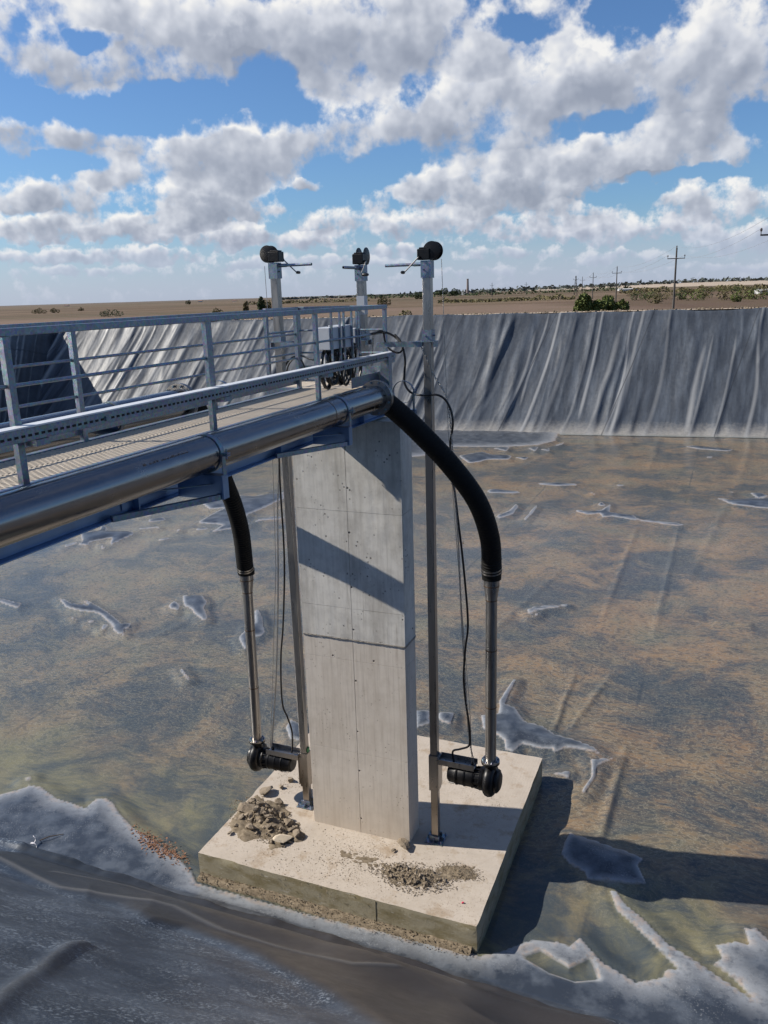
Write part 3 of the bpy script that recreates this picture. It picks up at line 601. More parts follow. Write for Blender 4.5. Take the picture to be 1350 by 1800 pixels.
TOE_Y = 9.25
def slope_z(Y):
    s = np.maximum(TOE_Y - Y, 0.0); return .86 * (np.sqrt(s * s + .36) - .6)
def floor_z(X, Y):
    d = np.hypot(X, Y)
    z = -.085 + .075 * (fbm(X * .35, Y * .35, 4, 3) - .5) + .03 * (fbm(X * 1.3, Y * 1.9, 3, 11) - .5)
    jx = (fbm(X * 1.7, Y * 1.7, 3, 21) - .5) * .10; jy = (fbm(X * 1.7, Y * 1.7, 3, 31) - .5) * .10
    bump = .75 + .5 * fbm(X * 1.6, Y * 1.6, 3, 41)
    for (a, b, h, w) in CRE:
        e = b - a; t = np.clip(((X - a[0]) * e[0] + (Y - a[1]) * e[1]) / (e @ e), 0, 1)
        dd = np.hypot(X - a[0] - e[0] * t + jx * .5, Y - a[1] - e[1] * t + jy * .5)
        z = z + h * np.exp(-(dd / w) ** 2) * (.5 + .5 * np.sin(t * math.pi))
    for (poly, h, s) in ISL:
        lo = poly.min(0) - .8; hi = poly.max(0) + .8
        k = (X > lo[0]) & (X < hi[0]) & (Y > lo[1]) & (Y < hi[1])
        if not k.any(): continue
        sd = poly_sd(X[k] + jx[k] * .35, Y[k] + jy[k] * .35, poly)
        rise = np.where(sd > 0, h * (1 - np.exp(-sd * s * 6 / h * .35)) * bump[k] + .012 * smooth(0, .03, sd), 0)
        zz = z[k]; zz = np.where(sd > 0, rise, np.where(sd > -.5, zz * smooth(0, .32, -sd) - .012 * (1 - smooth(0, .1, -sd)), zz)); z[k] = zz
    k = (Y < 13) & (X > -25) & (X < 8)
    sd = poly_sd(X[k] + jx[k] * .35, Y[k] + jy[k] * .35, SHORE)
    rise = np.where(sd > 0, .012 * smooth(0, .03, sd) + .10 * (1 - np.exp(-sd * .9)) * bump[k], 0)
    zz = z[k]; zz = np.where(sd > 0, rise, np.where(sd > -.6, zz * smooth(0, .4, -sd) - .012 * (1 - smooth(0, .1, -sd)), zz))
    sp = poly_sd(X[k], Y[k], PUDDLE); kk = smooth(-.12, .10, sp); zz = zz * (1 - kk) - .03 * kk
    z[k] = zz
    sl = slope_z(Y) + .05 * (fbm(X * .9, Y * .9, 3, 51) - .5) * smooth(TOE_Y, TOE_Y - .6, Y) - .03 * smooth(8.62, 8.5, Y)
    return np.where(Y < TOE_Y + .2, np.maximum(z, sl - .02), z) - .9 * smooth(8.3, 7.6, Y)
azs = np.concatenate([np.arange(-75, -12, 1.0), np.arange(-12, 60, .11), np.arange(60, 110, 1.0)])
ds = [6.5]
while ds[-1] < 88: ds.append(ds[-1] * (1.0052 if 8.5 < ds[-1] < 20 else 1.0075))
AZ, DD = np.meshgrid(np.radians(azs), np.array(ds)); FX = -np.sin(AZ) * DD; FY = np.cos(AZ) * DD
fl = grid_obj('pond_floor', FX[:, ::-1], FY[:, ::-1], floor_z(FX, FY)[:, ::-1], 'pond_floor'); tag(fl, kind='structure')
wm = MB().add([(-62, 8.0, 0), (48, 8.0, 0), (48, 66, 0), (-62, 66, 0)], [(0, 1, 2, 3)])
tag(obj('water', wm, 'water', smooth=False, loc=(0, 0, 0)), kind='structure')

# ---- near bank: the sheet below the camera, its lower edge lapped over the floor sheet
def vattr(o, name, A):
    at = o.data.attributes.new(name, 'FLOAT', 'POINT'); at.data.foreach_set('value', np.ascontiguousarray(A, dtype=np.float32).ravel())
def onslope(u, v):
    d = ray(u, v); t = 4.0
    for k in range(4000):
        p = EYE + d * t
        if p[2] < slope_z(np.array([p[1]]))[0]: return p
        t += .004
    return p
def seg_d(X, Y, pts):
    d = np.full(X.shape, 1e9)
    for a, b in zip(pts[:-1], pts[1:]):
        a = np.asarray(a)[:2]; b = np.asarray(b)[:2]; e = b - a; t = np.clip(((X - a[0]) * e[0] + (Y - a[1]) * e[1]) / (e @ e), 0, 1)
        d = np.minimum(d, np.hypot(X - a[0] - e[0] * t, Y - a[1] - e[1] * t))
    return d
xs = np.concatenate([np.arange(-30, -13, .4), np.arange(-13, 3.0, .032), np.arange(3, 14, .4)])
e0 = np.array([0.0, .012, .03, .06, .10]); ys = np.concatenate([e0, np.arange(.15, 6.5, .032), np.arange(6.5, 8.75, .12)])
SX, SW = np.meshgrid(xs, ys)
edge = 8.50 + .03 * np.sin(SX * .9) + .02 * np.sin(SX * 2.3 + 1) + .012 * np.sin(SX * 6.1 + .6 * np.sin(SX)) + .006 * np.sin(SX * 13.0)
SY = edge - SW
SZ = slope_z(SY) + .02
SZ += (.125 + .03 * np.sin(SX * 1.1) + .022 * np.sin(SX * 5.3 + np.sin(SX * 1.3)) + .07 * (fbm(SX * 2.6, SX * 0 + 1.5, 3, 67) - .5) + .05 * smooth(-5, -9, SX)) * np.exp(-(SW / .16) ** 2)           # lifted lap edge
SZ += .16 * np.exp(-((SY - (7.62 + .10 * np.sin(SX * .45 + .5))) / .42) ** 2) * (.55 + .45 * np.sin(SX * .35 + 2.2))        # roll of slack sheet
SZ -= .10 * np.exp(-((SY - (6.9 + .16 * np.sin(SX * .6))) / .35) ** 2) * (.5 + .5 * np.sin(SX * .5 - .6))
SZ += .22 * (fbm(SX * .5, SY * .7, 2, 61) - .5) * smooth(0.1, 1.2, SW) + .05 * (1 - np.abs(2 * vnoise(SX * .5 + SY * .35, SY * .25, 66) - 1)) ** 8 * smooth(.6, 1.6, SW)
fold = [onslope(u, v) for (u, v) in ((-60, 1850), (0, 1786), (50, 1735), (89, 1693), (126, 1673), (150, 1664))]
SZ += .05 * np.exp(-(seg_d(SX, SY, fold) / .07) ** 2)
pond_refl_px = [(-40, 1494), (0, 1504), (155, 1546), (285, 1577), (389, 1603), (518, 1640), (700, 1692), (805, 1729), (909, 1760), (1023, 1791), (1120, 1830), (1000, 1880), (720, 1870), (640, 1800), (575, 1757), (518, 1726), (415, 1674), (320, 1637), (262, 1628), (207, 1592), (104, 1560), (0, 1522), (-40, 1508)]
FP = [onslope(u, v)[:2] for (u, v) in pond_refl_px]
for i in range(10): FP[i] = np.array([FP[i][0] * .97, 8.62])
fsd = poly_sd(SX, SY, np.array(FP)); pond_refl = smooth(-.10, .12, fsd)
SZ += .11 * smooth(-.22, .20, fsd) * smooth(0, .5, SW)                               # the slack roll stands proud of the sheet below it
trackA = [onslope(u, v) for (u, v) in ((-30, 1510), (0, 1519), (104, 1558), (207, 1586), (311, 1617), (394, 1651), (492, 1685), (622, 1724), (700, 1737))]
trackB = [onslope(u, v) for (u, v) in ((98, 1545), (233, 1573), (363, 1615), (467, 1656), (570, 1680), (700, 1718), (820, 1765))]
dA = seg_d(SX, SY, trackA); dB = seg_d(SX, SY, trackB); track = np.maximum(np.exp(-(dA / .035) ** 2), np.exp(-(dB / .035) ** 2))
SZ += .018 * track
nb = grid_obj('near_bank', SX[::-1], SY[::-1], SZ[::-1], 'liner_near'); tag(nb, kind='structure'); vattr(nb, 'pond_refl', pond_refl[::-1]); vattr(nb, 'track', np.maximum(track, .6 * np.exp(-(seg_d(SX, SY, fold) / .05) ** 2))[::-1])
md = nb.modifiers.new('sheet', 'SOLIDIFY'); md.thickness = .006; md.offset = -1

# ---- far, left and right banks of wrinkled sheet
def bank(name, toe0, top0, dirv, s0, s1, ds, nt, nrm, slant, seed, amp=1.0):
    s = np.arange(s0, s1, ds); t = np.concatenate([np.linspace(0, 1, nt), [1.012, 1.05]])
    S, T = np.meshgrid(s, t); prof = np.where(T <= 1, T, 1.0)
    q = 1 - np.clip(T, 0, 1)
    C = S + slant * q ** 1.35 + .35 * (fbm(S * .12, T * 2, 3, seed) - .5) * 4
    def ridged(f, p, sd, tf):
        n = vnoise(C * f, T * tf, sd); return (1 - np.abs(2 * n - 1)) ** p
    env = .35 + .65 * fbm(S * .05, T * 1.5, 3, seed + 5)
    w = .05 * ridged(1.1, 4, seed + 3, 1.0) + .16 * (fbm(C * .3, T * 1.6, 3, seed + 4) - .5) + .05 * (fbm(C * 1.4, T * 5, 3, seed + 6) - .5)
    CRS = np.zeros_like(w)
    rf = random.Random(seed); c0 = s0 - 2.0
    while c0 < s1 + 6:                                                       # single hanging folds, each with its own lean, width and reach
        wd = rf.uniform(.06, .20) * (1.6 if rf.random() < .12 else 1); h = rf.uniform(.05, .16) * (1.7 if rf.random() < .15 else 1); dst = rf.random() ** 1.5; ln = slant * rf.uniform(.55, 1.35); t0 = rf.uniform(-.3, .35) if rf.random() < .5 else -.3; t1 = rf.uniform(.6, 1.3)
        k = (s > c0 - ln - 3.0) & (s < c0 + 3.0)
        if k.any():
            Sk, Tk = S[:, k], T[:, k]; qk = 1 - np.clip(Tk, 0, 1)
            u = (Sk - c0 + ln * qk ** 1.4 + .18 * np.sin(Tk * rf.uniform(3, 9) + rf.uniform(0, 6)) * rf.random()) / (wd * (1 + .6 * qk))
            CRS[:, k] = np.maximum(CRS[:, k], dst * np.exp(-(u / .8) ** 2) * smooth(t0 - .12, t0 + .12, Tk) * (1 - smooth(t1 - .15, t1 + .15, Tk)))
            w[:, k] += h * np.where(u > 0, np.exp(-u * u), np.exp(-(u / 2.1) ** 2)) * smooth(t0 - .12, t0 + .12, Tk) * (1 - smooth(t1 - .15, t1 + .15, Tk)) * (.55 + .45 * np.sin(Tk * 5 + c0))
        c0 += rf.choice((.25, .4, .6, .9, 1.5)) * rf.uniform(.7, 1.3)
    foot = smooth(0, .10, T) * (1 - .55 * smooth(.93, 1, T))
    w = (w - .12) * amp * foot
    X = toe0[0] + (top0[0] - toe0[0]) * T + dirv[0] * S; Y = toe0[1] + (top0[1] - toe0[1]) * T + dirv[1] * S
    sag = np.sqrt(prof ** 2 + .02) - math.sqrt(.02); sag = sag / (math.sqrt(1.02) - math.sqrt(.02))
    Z = 7.55 * sag - .02 + np.where(T > 1, .02, 0)
    Z = Z + w * nrm[2] + .20 * (fbm(S * .35, S * 0 + 3, 3, seed + 9) - .5) * smooth(.8, 1, T); X = X + w * nrm[0]; Y = Y + w * nrm[1]
    o = grid_obj(name, X, Y, Z, 'liner_bank'); vattr(o, 'crest', CRS); return tag(o, kind='structure')
dv = unit([1, .115, 0])
FD = (float(dv[0]), float(dv[1]))
bank('far_bank', (0, 54.3), (0, 62.8), FD, -60, 47, .085, 64, (0.07, -.62, .70), 1.0, 100)
LD = (.1142, -.9935)
bank('left_bank', (-50.3, 48.55), (-53.8, 56.6), LD, -6, 62, .16, 44, (.72, .1, .55), 2.0, 200, .8)
bank('right_bank', (40.0, 58.9), (46.5, 68.1), (.1142, -.9935), -6, 74, .5, 24, (-.6, 0, .7), -2.0, 300, .8)

# ---- the ground: one sheet from the pond's rim to the horizon
CEN = np.array([-4.0, 30.0])
def line_hit(th, p, d):
    u = np.stack([np.cos(th), np.sin(th)]); det = u[0] * (-d[1]) + u[1] * d[0]
    b0 = p[0] - CEN[0]; b1 = p[1] - CEN[1]; r = (b0 * (-d[1]) + b1 * d[0]) / det
    return np.where(r > 0, r, 1e9)
ths = np.concatenate([np.arange(-180, 75, 2.0), np.arange(75, 160, .22), np.arange(161, 180, 2.0)]); th = np.radians(np.append(ths, 180.0))
rin = np.minimum.reduce([line_hit(th, (0, 62.8), FD), line_hit(th, (-53.8, 56.6), LD), line_hit(th, (46.5, 68.1), (.1142, -.9935)), line_hit(th, (0, -.12), (1.0, 0.0))])
offs = np.array([.12, .5, 1.0, 1.7, 2.6, 4, 6, 8, 11, 16, 25, 40, 60, 90, 130, 180, 240, 320, 420, 560, 740, 980, 1300, 1700, 2300, 3200, 4500, 6500, 10000, 16000.])
RR = rin[None, :] + offs[:, None]; GX = CEN[0] + np.cos(th)[None, :] * RR; GY = CEN[1] + np.sin(th)[None, :] * RR
OO = np.broadcast_to(offs[:, None], RR.shape)
fd = -.383 * GX + .924 * GY; lt = .924 * GX + .383 * GY
def ground_z(X, Y, O):
    lt = .924 * X + .383 * Y; fdd = -.383 * X + .924 * Y
    z = 7.53 - 2.5 * smooth(2.6, 12, O) + .05 * (fbm(X * .7, Y * .7, 4, 81) - .5) * smooth(.2, 1.5, O)
    hill = smooth(300, 1500, fdd) * smooth(0, 520, lt - .05 * fdd) * (5.0 + 6.0 * fbm(X * .002, Y * .002, 3, 91))
    roll = smooth(60, 500, O) * 2.2 * (fbm(X * .004, Y * .004, 4, 92) - .5)
    return z + hill + roll
GZ = ground_z(GX, GY, OO)
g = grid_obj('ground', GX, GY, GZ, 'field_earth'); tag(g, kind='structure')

# ================================================================== THE PUMP STATION
A3 = np.array
def xf(mb, rz, loc, off=0):
    ca, sa = math.cos(rz), math.sin(rz)
    mb.V[off:] = [(loc[0] + x * ca - y * sa, loc[1] + x * sa + y * ca, loc[2] + z) for (x, y, z) in mb.V[off:]]; return mb
def catmull(pts, n=8):
    P = [A3(p, float) for p in pts]; P = [2 * P[0] - P[1]] + P + [2 * P[-1] - P[-2]]; out = []
    for i in range(1, len(P) - 2):
        for k in range(n):
            t = k / n; a, b, c, d = P[i - 1], P[i], P[i + 1], P[i + 2]
            out.append(.5 * ((2 * b) + (-a + c) * t + (2 * a - 5 * b + 4 * c - d) * t * t + (-a + 3 * b - 3 * c + d) * t ** 3))
    out.append(P[-2]); return out
SLAB = .44
# ---- footing slab
def rough_box(x0, x1, y0, y1, z0, z1, step, amp, seed):
    bm = bmesh.new(); nx, ny, nz = [max(1, int(round(v / step))) for v in (x1 - x0, y1 - y0, z1 - z0)]
    mbx = MB()
    def face(o, u, v, nu, nv):
        o, u, v = A3(o, float), A3(u, float), A3(v, float); V = [o + u * i / nu + v * j / nv for j in range(nv + 1) for i in range(nu + 1)]
        mbx.add(V, [(j * (nu + 1) + i, j * (nu + 1) + i + 1, (j + 1) * (nu + 1) + i + 1, (j + 1) * (nu + 1) + i) for j in range(nv) for i in range(nu)])
    dx, dy, dz = x1 - x0, y1 - y0, z1 - z0
    face((x0, y0, z1), (dx, 0, 0), (0, dy, 0), nx, ny); face((x0, y0, z0), (dx, 0, 0), (0, 0, dz), nx, nz); face((x1, y1, z0), (-dx, 0, 0), (0, 0, dz), nx, nz)
    face((x1, y0, z0), (0, dy, 0), (0, 0, dz), ny, nz); face((x0, y1, z0), (0, -dy, 0), (0, 0, dz), ny, nz)
    me = bpy.data.meshes.new('tmp'); me.from_pydata(mbx.V, [], mbx.F); bm.from_mesh(me); bmesh.ops.remove_doubles(bm, verts=bm.verts, dist=1e-4)
    for v in bm.verts:
        e = (abs(v.co.x - x0) < 1e-4) + (abs(v.co.x - x1) < 1e-4) + (abs(v.co.y - y0) < 1e-4) + (abs(v.co.y - y1) < 1e-4) + (abs(v.co.z - z1) < 1e-4)
        a = amp * (1 if e < 2 else 1.8); n = mnoise.noise_vector(v.co * 3.1 + Vector((seed, 0, 0))) + .6 * mnoise.noise_vector(v.co * 11 + Vector((0, seed, 0))); v.co += n * a
        if e >= 2:
            c = Vector(((x0 + x1) / 2, (y0 + y1) / 2, v.co.z - .3)); chip = max(0, mnoise.noise(v.co * 2.3 + Vector((9, seed, 3))) - .25) * .08
            v.co += (c - v.co).normalized() * (chip + .006)
    bpy.data.meshes.remove(me); return bm
root = thing('footing_slab', (-5.03, 11.73, -.1), 'broad pale concrete slab carrying the pillar at the edge of the water', 'slab')
bm = rough_box(-7.40, -2.65, 9.40, 14.07, -.30, SLAB, .075, .0035, 5)
me = bpy.data.meshes.new('slab_body'); bm.to_mesh(me); bm.free(); me.transform(Matrix.Translation(-Vector(WL[root.name])))
me.polygons.foreach_set('use_smooth', [True] * len(me.polygons)); me.set_sharp_from_angle(angle=R(40)); me.materials.append(MATS['concrete_slab'])
sb = place('slab_body', me, root, WL[root.name])
g = ony(660, 1580, 9.40); obj('joint', MB().bb(g[0] - .002, g[0] + .002, 9.396, 9.41, -.1, .425), 'dark_hole', root, smooth=False)

mat('joint_mortar', lambda N, b: setb(N, b, N.mix(N.noise(wpos(N), 9, 4, .6), (.22, .20, .17), (.38, .35, .31)), .9))
# ---- concrete pillar: two pours, shutter joints and tie holes cut in
CX0, CX1, CY0, CY1, ZJ, ZT = -5.955, -4.195, 10.80, 11.26, 3.975, 7.46
pil = thing('concrete_pillar', (-5.07, 11.03, SLAB), 'tall rectangular grey concrete pillar holding up the end of the walkway', 'pillar')
def carve(name, box, cutters, material):
    a = mesh_from(name, box.V, box.F, material, False); oa = bpy.data.objects.new('tmp_a', a); COL.objects.link(oa)
    b = mesh_from('cut', cutters.V, cutters.F, 'dark_hole', False); ob = bpy.data.objects.new('tmp_b', b); COL.objects.link(ob)
    md = oa.modifiers.new('c', 'BOOLEAN'); md.object = ob; md.operation = 'DIFFERENCE'; md.solver = 'EXACT'; md.use_self = True
    bv = oa.modifiers.new('b', 'BEVEL'); bv.width = .006; bv.segments = 1; bv.limit_method = 'ANGLE'; bv.angle_limit = R(60)
    dg = bpy.context.evaluated_depsgraph_get(); me = bpy.data.meshes.new_from_object(oa.evaluated_get(dg)); me.name = name
    bpy.data.objects.remove(oa); bpy.data.objects.remove(ob); me.transform(Matrix.Translation(-Vector(WL[pil.name])))
    return place(name, me, pil, WL[pil.name])
holes = [(610.7,857.7),(614,936),(618,1032),(621.6,1106.6),(585,1152),(657,1162),(625.6,1197),(628.5,1286),(632,1355),(635,1438.5),(607,785)]
def cuts(lo, hi, rows):
    c = MB(); x = -5.075
    c.bb(x - .0035, x + .0035, CY0 - .02, CY0 + .006, lo - .05, hi + .05)
    for z in rows: c.bb(CX0 - .05, CX1 + .05, CY0 - .02, CY0 + .005, z - .003, z + .003); c.bb(CX1 - .005, CX1 + .02, CY0 - .05, CY1 + .05, z - .003, z + .003)
    for (u, v) in holes:
        p = ony(u, v, CY0)
        if lo < p[2] < hi: c.lathe((p[0], CY0 - .02, p[2]), (0, 1, 0), [(0, .019), (.05, .017)], 12)
    return c
rows = [float(ony(610, v, CY0)[2]) for v in (899, 1069, 1160, 1320)]
carve('lower_pour', MB().bb(CX0, CX1, CY0, CY1, SLAB - .05, ZJ), cuts(SLAB, ZJ, [z for z in rows if z < ZJ]), 'concrete_lower')
carve('upper_pour', MB().bb(CX0 - .004, CX1 + .007, CY0 - .003, CY1 + .003, ZJ, ZT), cuts(ZJ, ZT, [z for z in rows if z > ZJ]), 'concrete_upper')
lip = MB(); rr = random.Random(3)                    # ragged mortar lip squeezed out at the pour joint
for k in range(110):
    x = CX0 + (CX1 - CX0) * (k + rr.random()) / 110; lip.box((x, CY0 - .005, ZJ - .004 - rr.random() * .016), (.012 + .03 * rr.random(), .010 + rr.random() * .004, .003 + .016 * rr.random() ** 2))
tag(obj('mortar_lip', lip, 'joint_mortar', pil, smooth=False), kind='stuff')
obj('mortar_edge', MB().bb(CX1 - .01, CX1 + .016, CY0, CY1, ZJ - .03, ZJ + .002), 'joint_mortar', pil, smooth=False)

# ---- walkway
ZD = 7.98; XN, XF = -4.62, -5.50; Y0W, Y1W = -1.2, 11.42
wk = thing('walkway', (-5.06, 5.0, 7.5), 'galvanised steel walkway with mesh deck and handrails running from the bank to the pillar', 'walkway')
def ibeam(x, y0, y1, z0, z1, b=.16):
    m = MB(); m.bb(x - .006, x + .006, y0, y1, z0 + .012, z1 - .012); m.bb(x - b / 2, x + b / 2, y0, y1, z0, z0 + .0115); m.bb(x - b / 2, x + b / 2, y0, y1, z1 - .0115, z1); return m
for x in (XN + .02, XF - .02): obj('main_beam', ibeam(x, Y0W, Y1W, 7.50, 7.93), 'zinc_beam', wk, smooth=False, bevel=.003)
for y in np.arange(-.6, 11.4, 1.19): obj('cross_beam', MB().bb(XF + .06, XN - .06, y - .05, y + .05, 7.74, 7.925), 'zinc_beam', wk, smooth=False)
for y in (3.1, 5.45, 7.95, 10.3): obj('stiffener', MB().bb(XN + .027, XN + .098, y - .006, y + .006, 7.512, 7.918), 'zinc_beam', wk, smooth=False)
obj('splice_plate', MB().bb(XN + .027, XN + .037, 5.30, 5.62, 7.54, 7.90), 'zinc_beam', wk, smooth=False)
for (x, z) in ((XN + .02, ZD), (XF - .02, ZD)): obj('deck_edge', MB().bb(x - .035, x + .035, Y0W, Y1W if x == XN + .02 else 10.35, 7.932, 7.987), 'galvanised_steel', wk, smooth=False, bevel=.003)
mat('deck_mesh', lambda N, b: setb(N, b, N.mix(N.noise(wpos(N), 3, 5, .6), (.50, .435, .35), (.70, .62, .51)), .55, .10, .4))
def grating(x0, x1, y0, y1, pitch=.058, bw=.017):
    m = MB(); w = x1 - x0
    for sgn in (1, -1):
        y = y0 - w * .62
        while y < y1 + w * .62:
            a = A3((x0, y, 0.0)); b = A3((x1, y + sgn * w * .62, 0.0))
            if sgn < 0: a = A3((x0, y, 0.0))
            t0, t1 = 0.0, 1.0; dy = b[1] - a[1]
            for lim, s in ((y0, 1), (y1, -1)):
                f = (lim - a[1]) / dy
                if s * dy > 0: t0 = max(t0, f)
                else: t1 = min(t1, f)
            if t1 > t0 + .01:
                p = a + (b - a) * t0; q = a + (b - a) * t1; p[2] = q[2] = 7.968 + (.004 if sgn > 0 else 0); m.bar(p, q, bw, .010)
            y += pitch
    return m
for (x0, x1, y0, y1) in ((XF + .02, -5.075, Y0W, 10.35), (-5.055, XN - .02, Y0W, 10.35), (-6.02, -5.075, 10.37, 11.38), (-5.055, XN - .02, 10.37, 11.38)):
    tag(obj('mesh_deck', grating(x0, x1, y0, y1, *((.036, .021) if y0 > 10 else (.058, .017))), 'deck_mesh', wk, smooth=False), kind='stuff')
obj('platform_edge', MB().bb(-6.08, -6.03, 10.33, 11.42, 7.80, 7.985).bb(-6.02, XF - .06, 10.30, 10.345, 7.80, 7.985).bb(-6.02, XN - .02, 11.385, 11.44, 7.80, 7.985), 'galvanised_steel', wk, smooth=False)
# handrails
def post(x, y, z0=7.60, z1=9.03, name='railing_post'):
    p = obj(name, MB().bb(x - .006, x + .042, y - .03, y - .022, z0, z1).bb(x + .034, x + .042, y - .022, y + .03, z0, z1), 'galvanised_steel', wk, smooth=False); return p
for y in (-.55, 1.9, 4.33, 6.77, 9.10, 11.36): post(XN, y)
for y in (-.9, 1.5, 3.75, 5.98, 8.18, 10.33): post(XF - .04, y, 7.7)
post(-6.06, 11.38, 7.7); post(-6.06, 10.40, 7.7)
def rail(p, q, name='top_rail', w=.055, h=.055): return obj(name, MB().bar(p, q, w, h), 'galvanised_steel', wk, smooth=False, bevel=.005)
rail((XN + .018, Y0W, 9.060), (XN + .018, 11.41, 9.060)); rail((XF - .02, Y0W, 9.060), (XF - .02, 10.36, 9.060)); rail((XN - .012, 11.385, 9.060), (-6.04, 11.385, 9.060)); rail((-6.04, 10.375, 9.060), (-6.04, 11.356, 9.060))
def rod(p, q): return obj('mid_rail', MB().tube([p, q], .0145, 10), 'galvanised_steel', wk)
rod((XN + .01, Y0W, 8.69), (XN + .01, 11.37, 8.69))
for z in (8.735, 8.40):
    rod((XF - .03, Y0W, z), (XF - .03, 10.35, z)); rod((XN - .01, 11.38, z), (-6.05, 11.38, z)); rod((-6.05, 10.38, z), (-6.05, 11.37, z))
obj('toe_board', MB().bb(XF - .055, XF - .047, Y0W, 10.35, 8.04, 8.19), 'galvanised_steel', wk, smooth=False)
obj('toe_board', MB().bb(-6.03, XN + .03, 11.412, 11.42, 8.03, 8.20), 'galvanised_steel', wk, smooth=False)
obj('toe_board', MB().bb(XN - .03, XN - .02, 10.2, 11.4, 8.00, 8.14), 'galvanised_steel', wk, smooth=False)
obj('end_post', MB().bb(-4.60, -4.46, 11.12, 11.132, 7.55, 8.36).bb(-4.60, -4.588, 11.132, 11.24, 7.55, 8.36).bb(-4.472, -4.46, 11.132, 11.24, 7.55, 8.36), 'galvanised_steel', wk, smooth=False)
# cable tray with lid along the near handrail
mat('bright_zinc', lambda N, b: setb(N, b, N.mix(N.noise(wpos(N), 6, 4, .6), (.50, .53, .57), (.68, .70, .73)), .5, .35))
obj('tray_lid', MB().bb(-4.578, -4.467, Y0W, 11.44, 8.405, 8.417), 'bright_zinc', wk, smooth=False)
tr = MB(); tr.bb(-4.570, -4.475, Y0W, 11.44, 8.310, 8.403)
ct = obj('cable_tray', tr, 'galvanised_steel', wk, smooth=False, bevel=.003)
sl = MB(); y = Y0W + .05
while y < 11.35:
    sl.bb(-4.477, -4.4725, y, y + .034, 8.342, 8.360); y += .062
tag(obj('tray_slots', sl, 'dark_hole', ct, smooth=False, loc=WL[wk.name]), kind='stuff')
for y in (4.33, 6.77, 9.10, 11.22):
    obj('tray_bracket', MB().bb(XN + .044, -4.47, y + .035, y + .17, 8.262, 8.307), 'galvanised_steel', wk, smooth=False)
for y in (2.0, 3.2, 5.1, 7.6, 9.6, 10.7): obj('tray_clip', MB().bb(-4.4745, -4.462, y, y + .05, 8.335, 8.372), 'galvanised_steel', ct, smooth=False, loc=WL[wk.name])
# strut pairs that carry the junction boxes
BOXES = [(9.56, 9.87, 8.565, 8.845, .20), (9.94, 10.25, 8.565, 8.855, .20), (10.36, 10.50, 8.60, 8.80, .12)]
for (a, b, z0, z1, w) in BOXES:
    for y in (a + .03, b - .03): obj('box_strut', MB().bb(XN - .012, XN + .012, y - .012, y + .012, 8.42, 9.03), 'galvanised_steel', wk, smooth=False)
# pipe brackets under both pipes
XP, ZP, RP = -4.215, 7.905, .166
XQ, ZQ = -6.08, 8.03
def bracket(x, sgn, y, zc):
    xb = (XN + .10) if sgn > 0 else (XF - .10); xt = x + sgn * .17; z = zc - RP
    m = MB().bb(min(xb, xt), max(xb, xt), y - .05, y - .042, z - .24, z - .03); m.bb(min(xb, xt), max(xb, xt), y - .05, y + .05, z - .03, z - .022); m.bb(xt - .006, xt + .006, y - .0415, y + .05, z - .24, z - .031)
    o = obj('pipe_bracket', m, 'zinc_beam', wk, smooth=False)
    obj('brace', MB().bar((xb - sgn * .01, y - .95, z - .215), (xt - sgn * .03, y - .06, z - .215), .05, .05).bar((xb, y - .45, z - .1), (xt - sgn * .1, y - .06, z - .1), .04, .006), 'galvanised_steel', o, smooth=False, loc=WL[wk.name])
for y in (1.2, 6.05, 8.78): bracket(XP, 1, y, ZP)
for y in (2.5, 7.02): bracket(XQ, -1, y, ZQ)
e = MB().bb(XN + .10, -3.92, 10.70, 10.708, 7.56, 7.66).bb(XN + .10, -3.92, 10.7085, 10.79, 7.652, 7.66).bb(-3.932, -3.92, 10.7085, 10.79, 7.56, 7.651)
eb = obj('pipe_bracket', e, 'zinc_beam', wk, smooth=False)
obj('clamp', MB().ring((-4.10, 10.75, 7.90), (0, 1, 0), .158, .150, .045, 32).bb(-3.945, -3.90, 10.735, 10.765, 7.905, 7.915).bb(-3.945, -3.90, 10.735, 10.765, 7.885, 7.895).bb(-3.955, -3.943, 10.72, 10.78, 7.66, 7.89).tube([(-3.92, 10.75, 7.85), (-3.92, 10.75, 7.95)], .008, 8), 'galvanised_steel', eb, loc=WL[wk.name])
obj('clamp', MB().ring((XQ, 9.15, 8.03), (0, 1, 0), .178, .170, .05, 32), 'galvanised_steel', eb, loc=WL[wk.name])

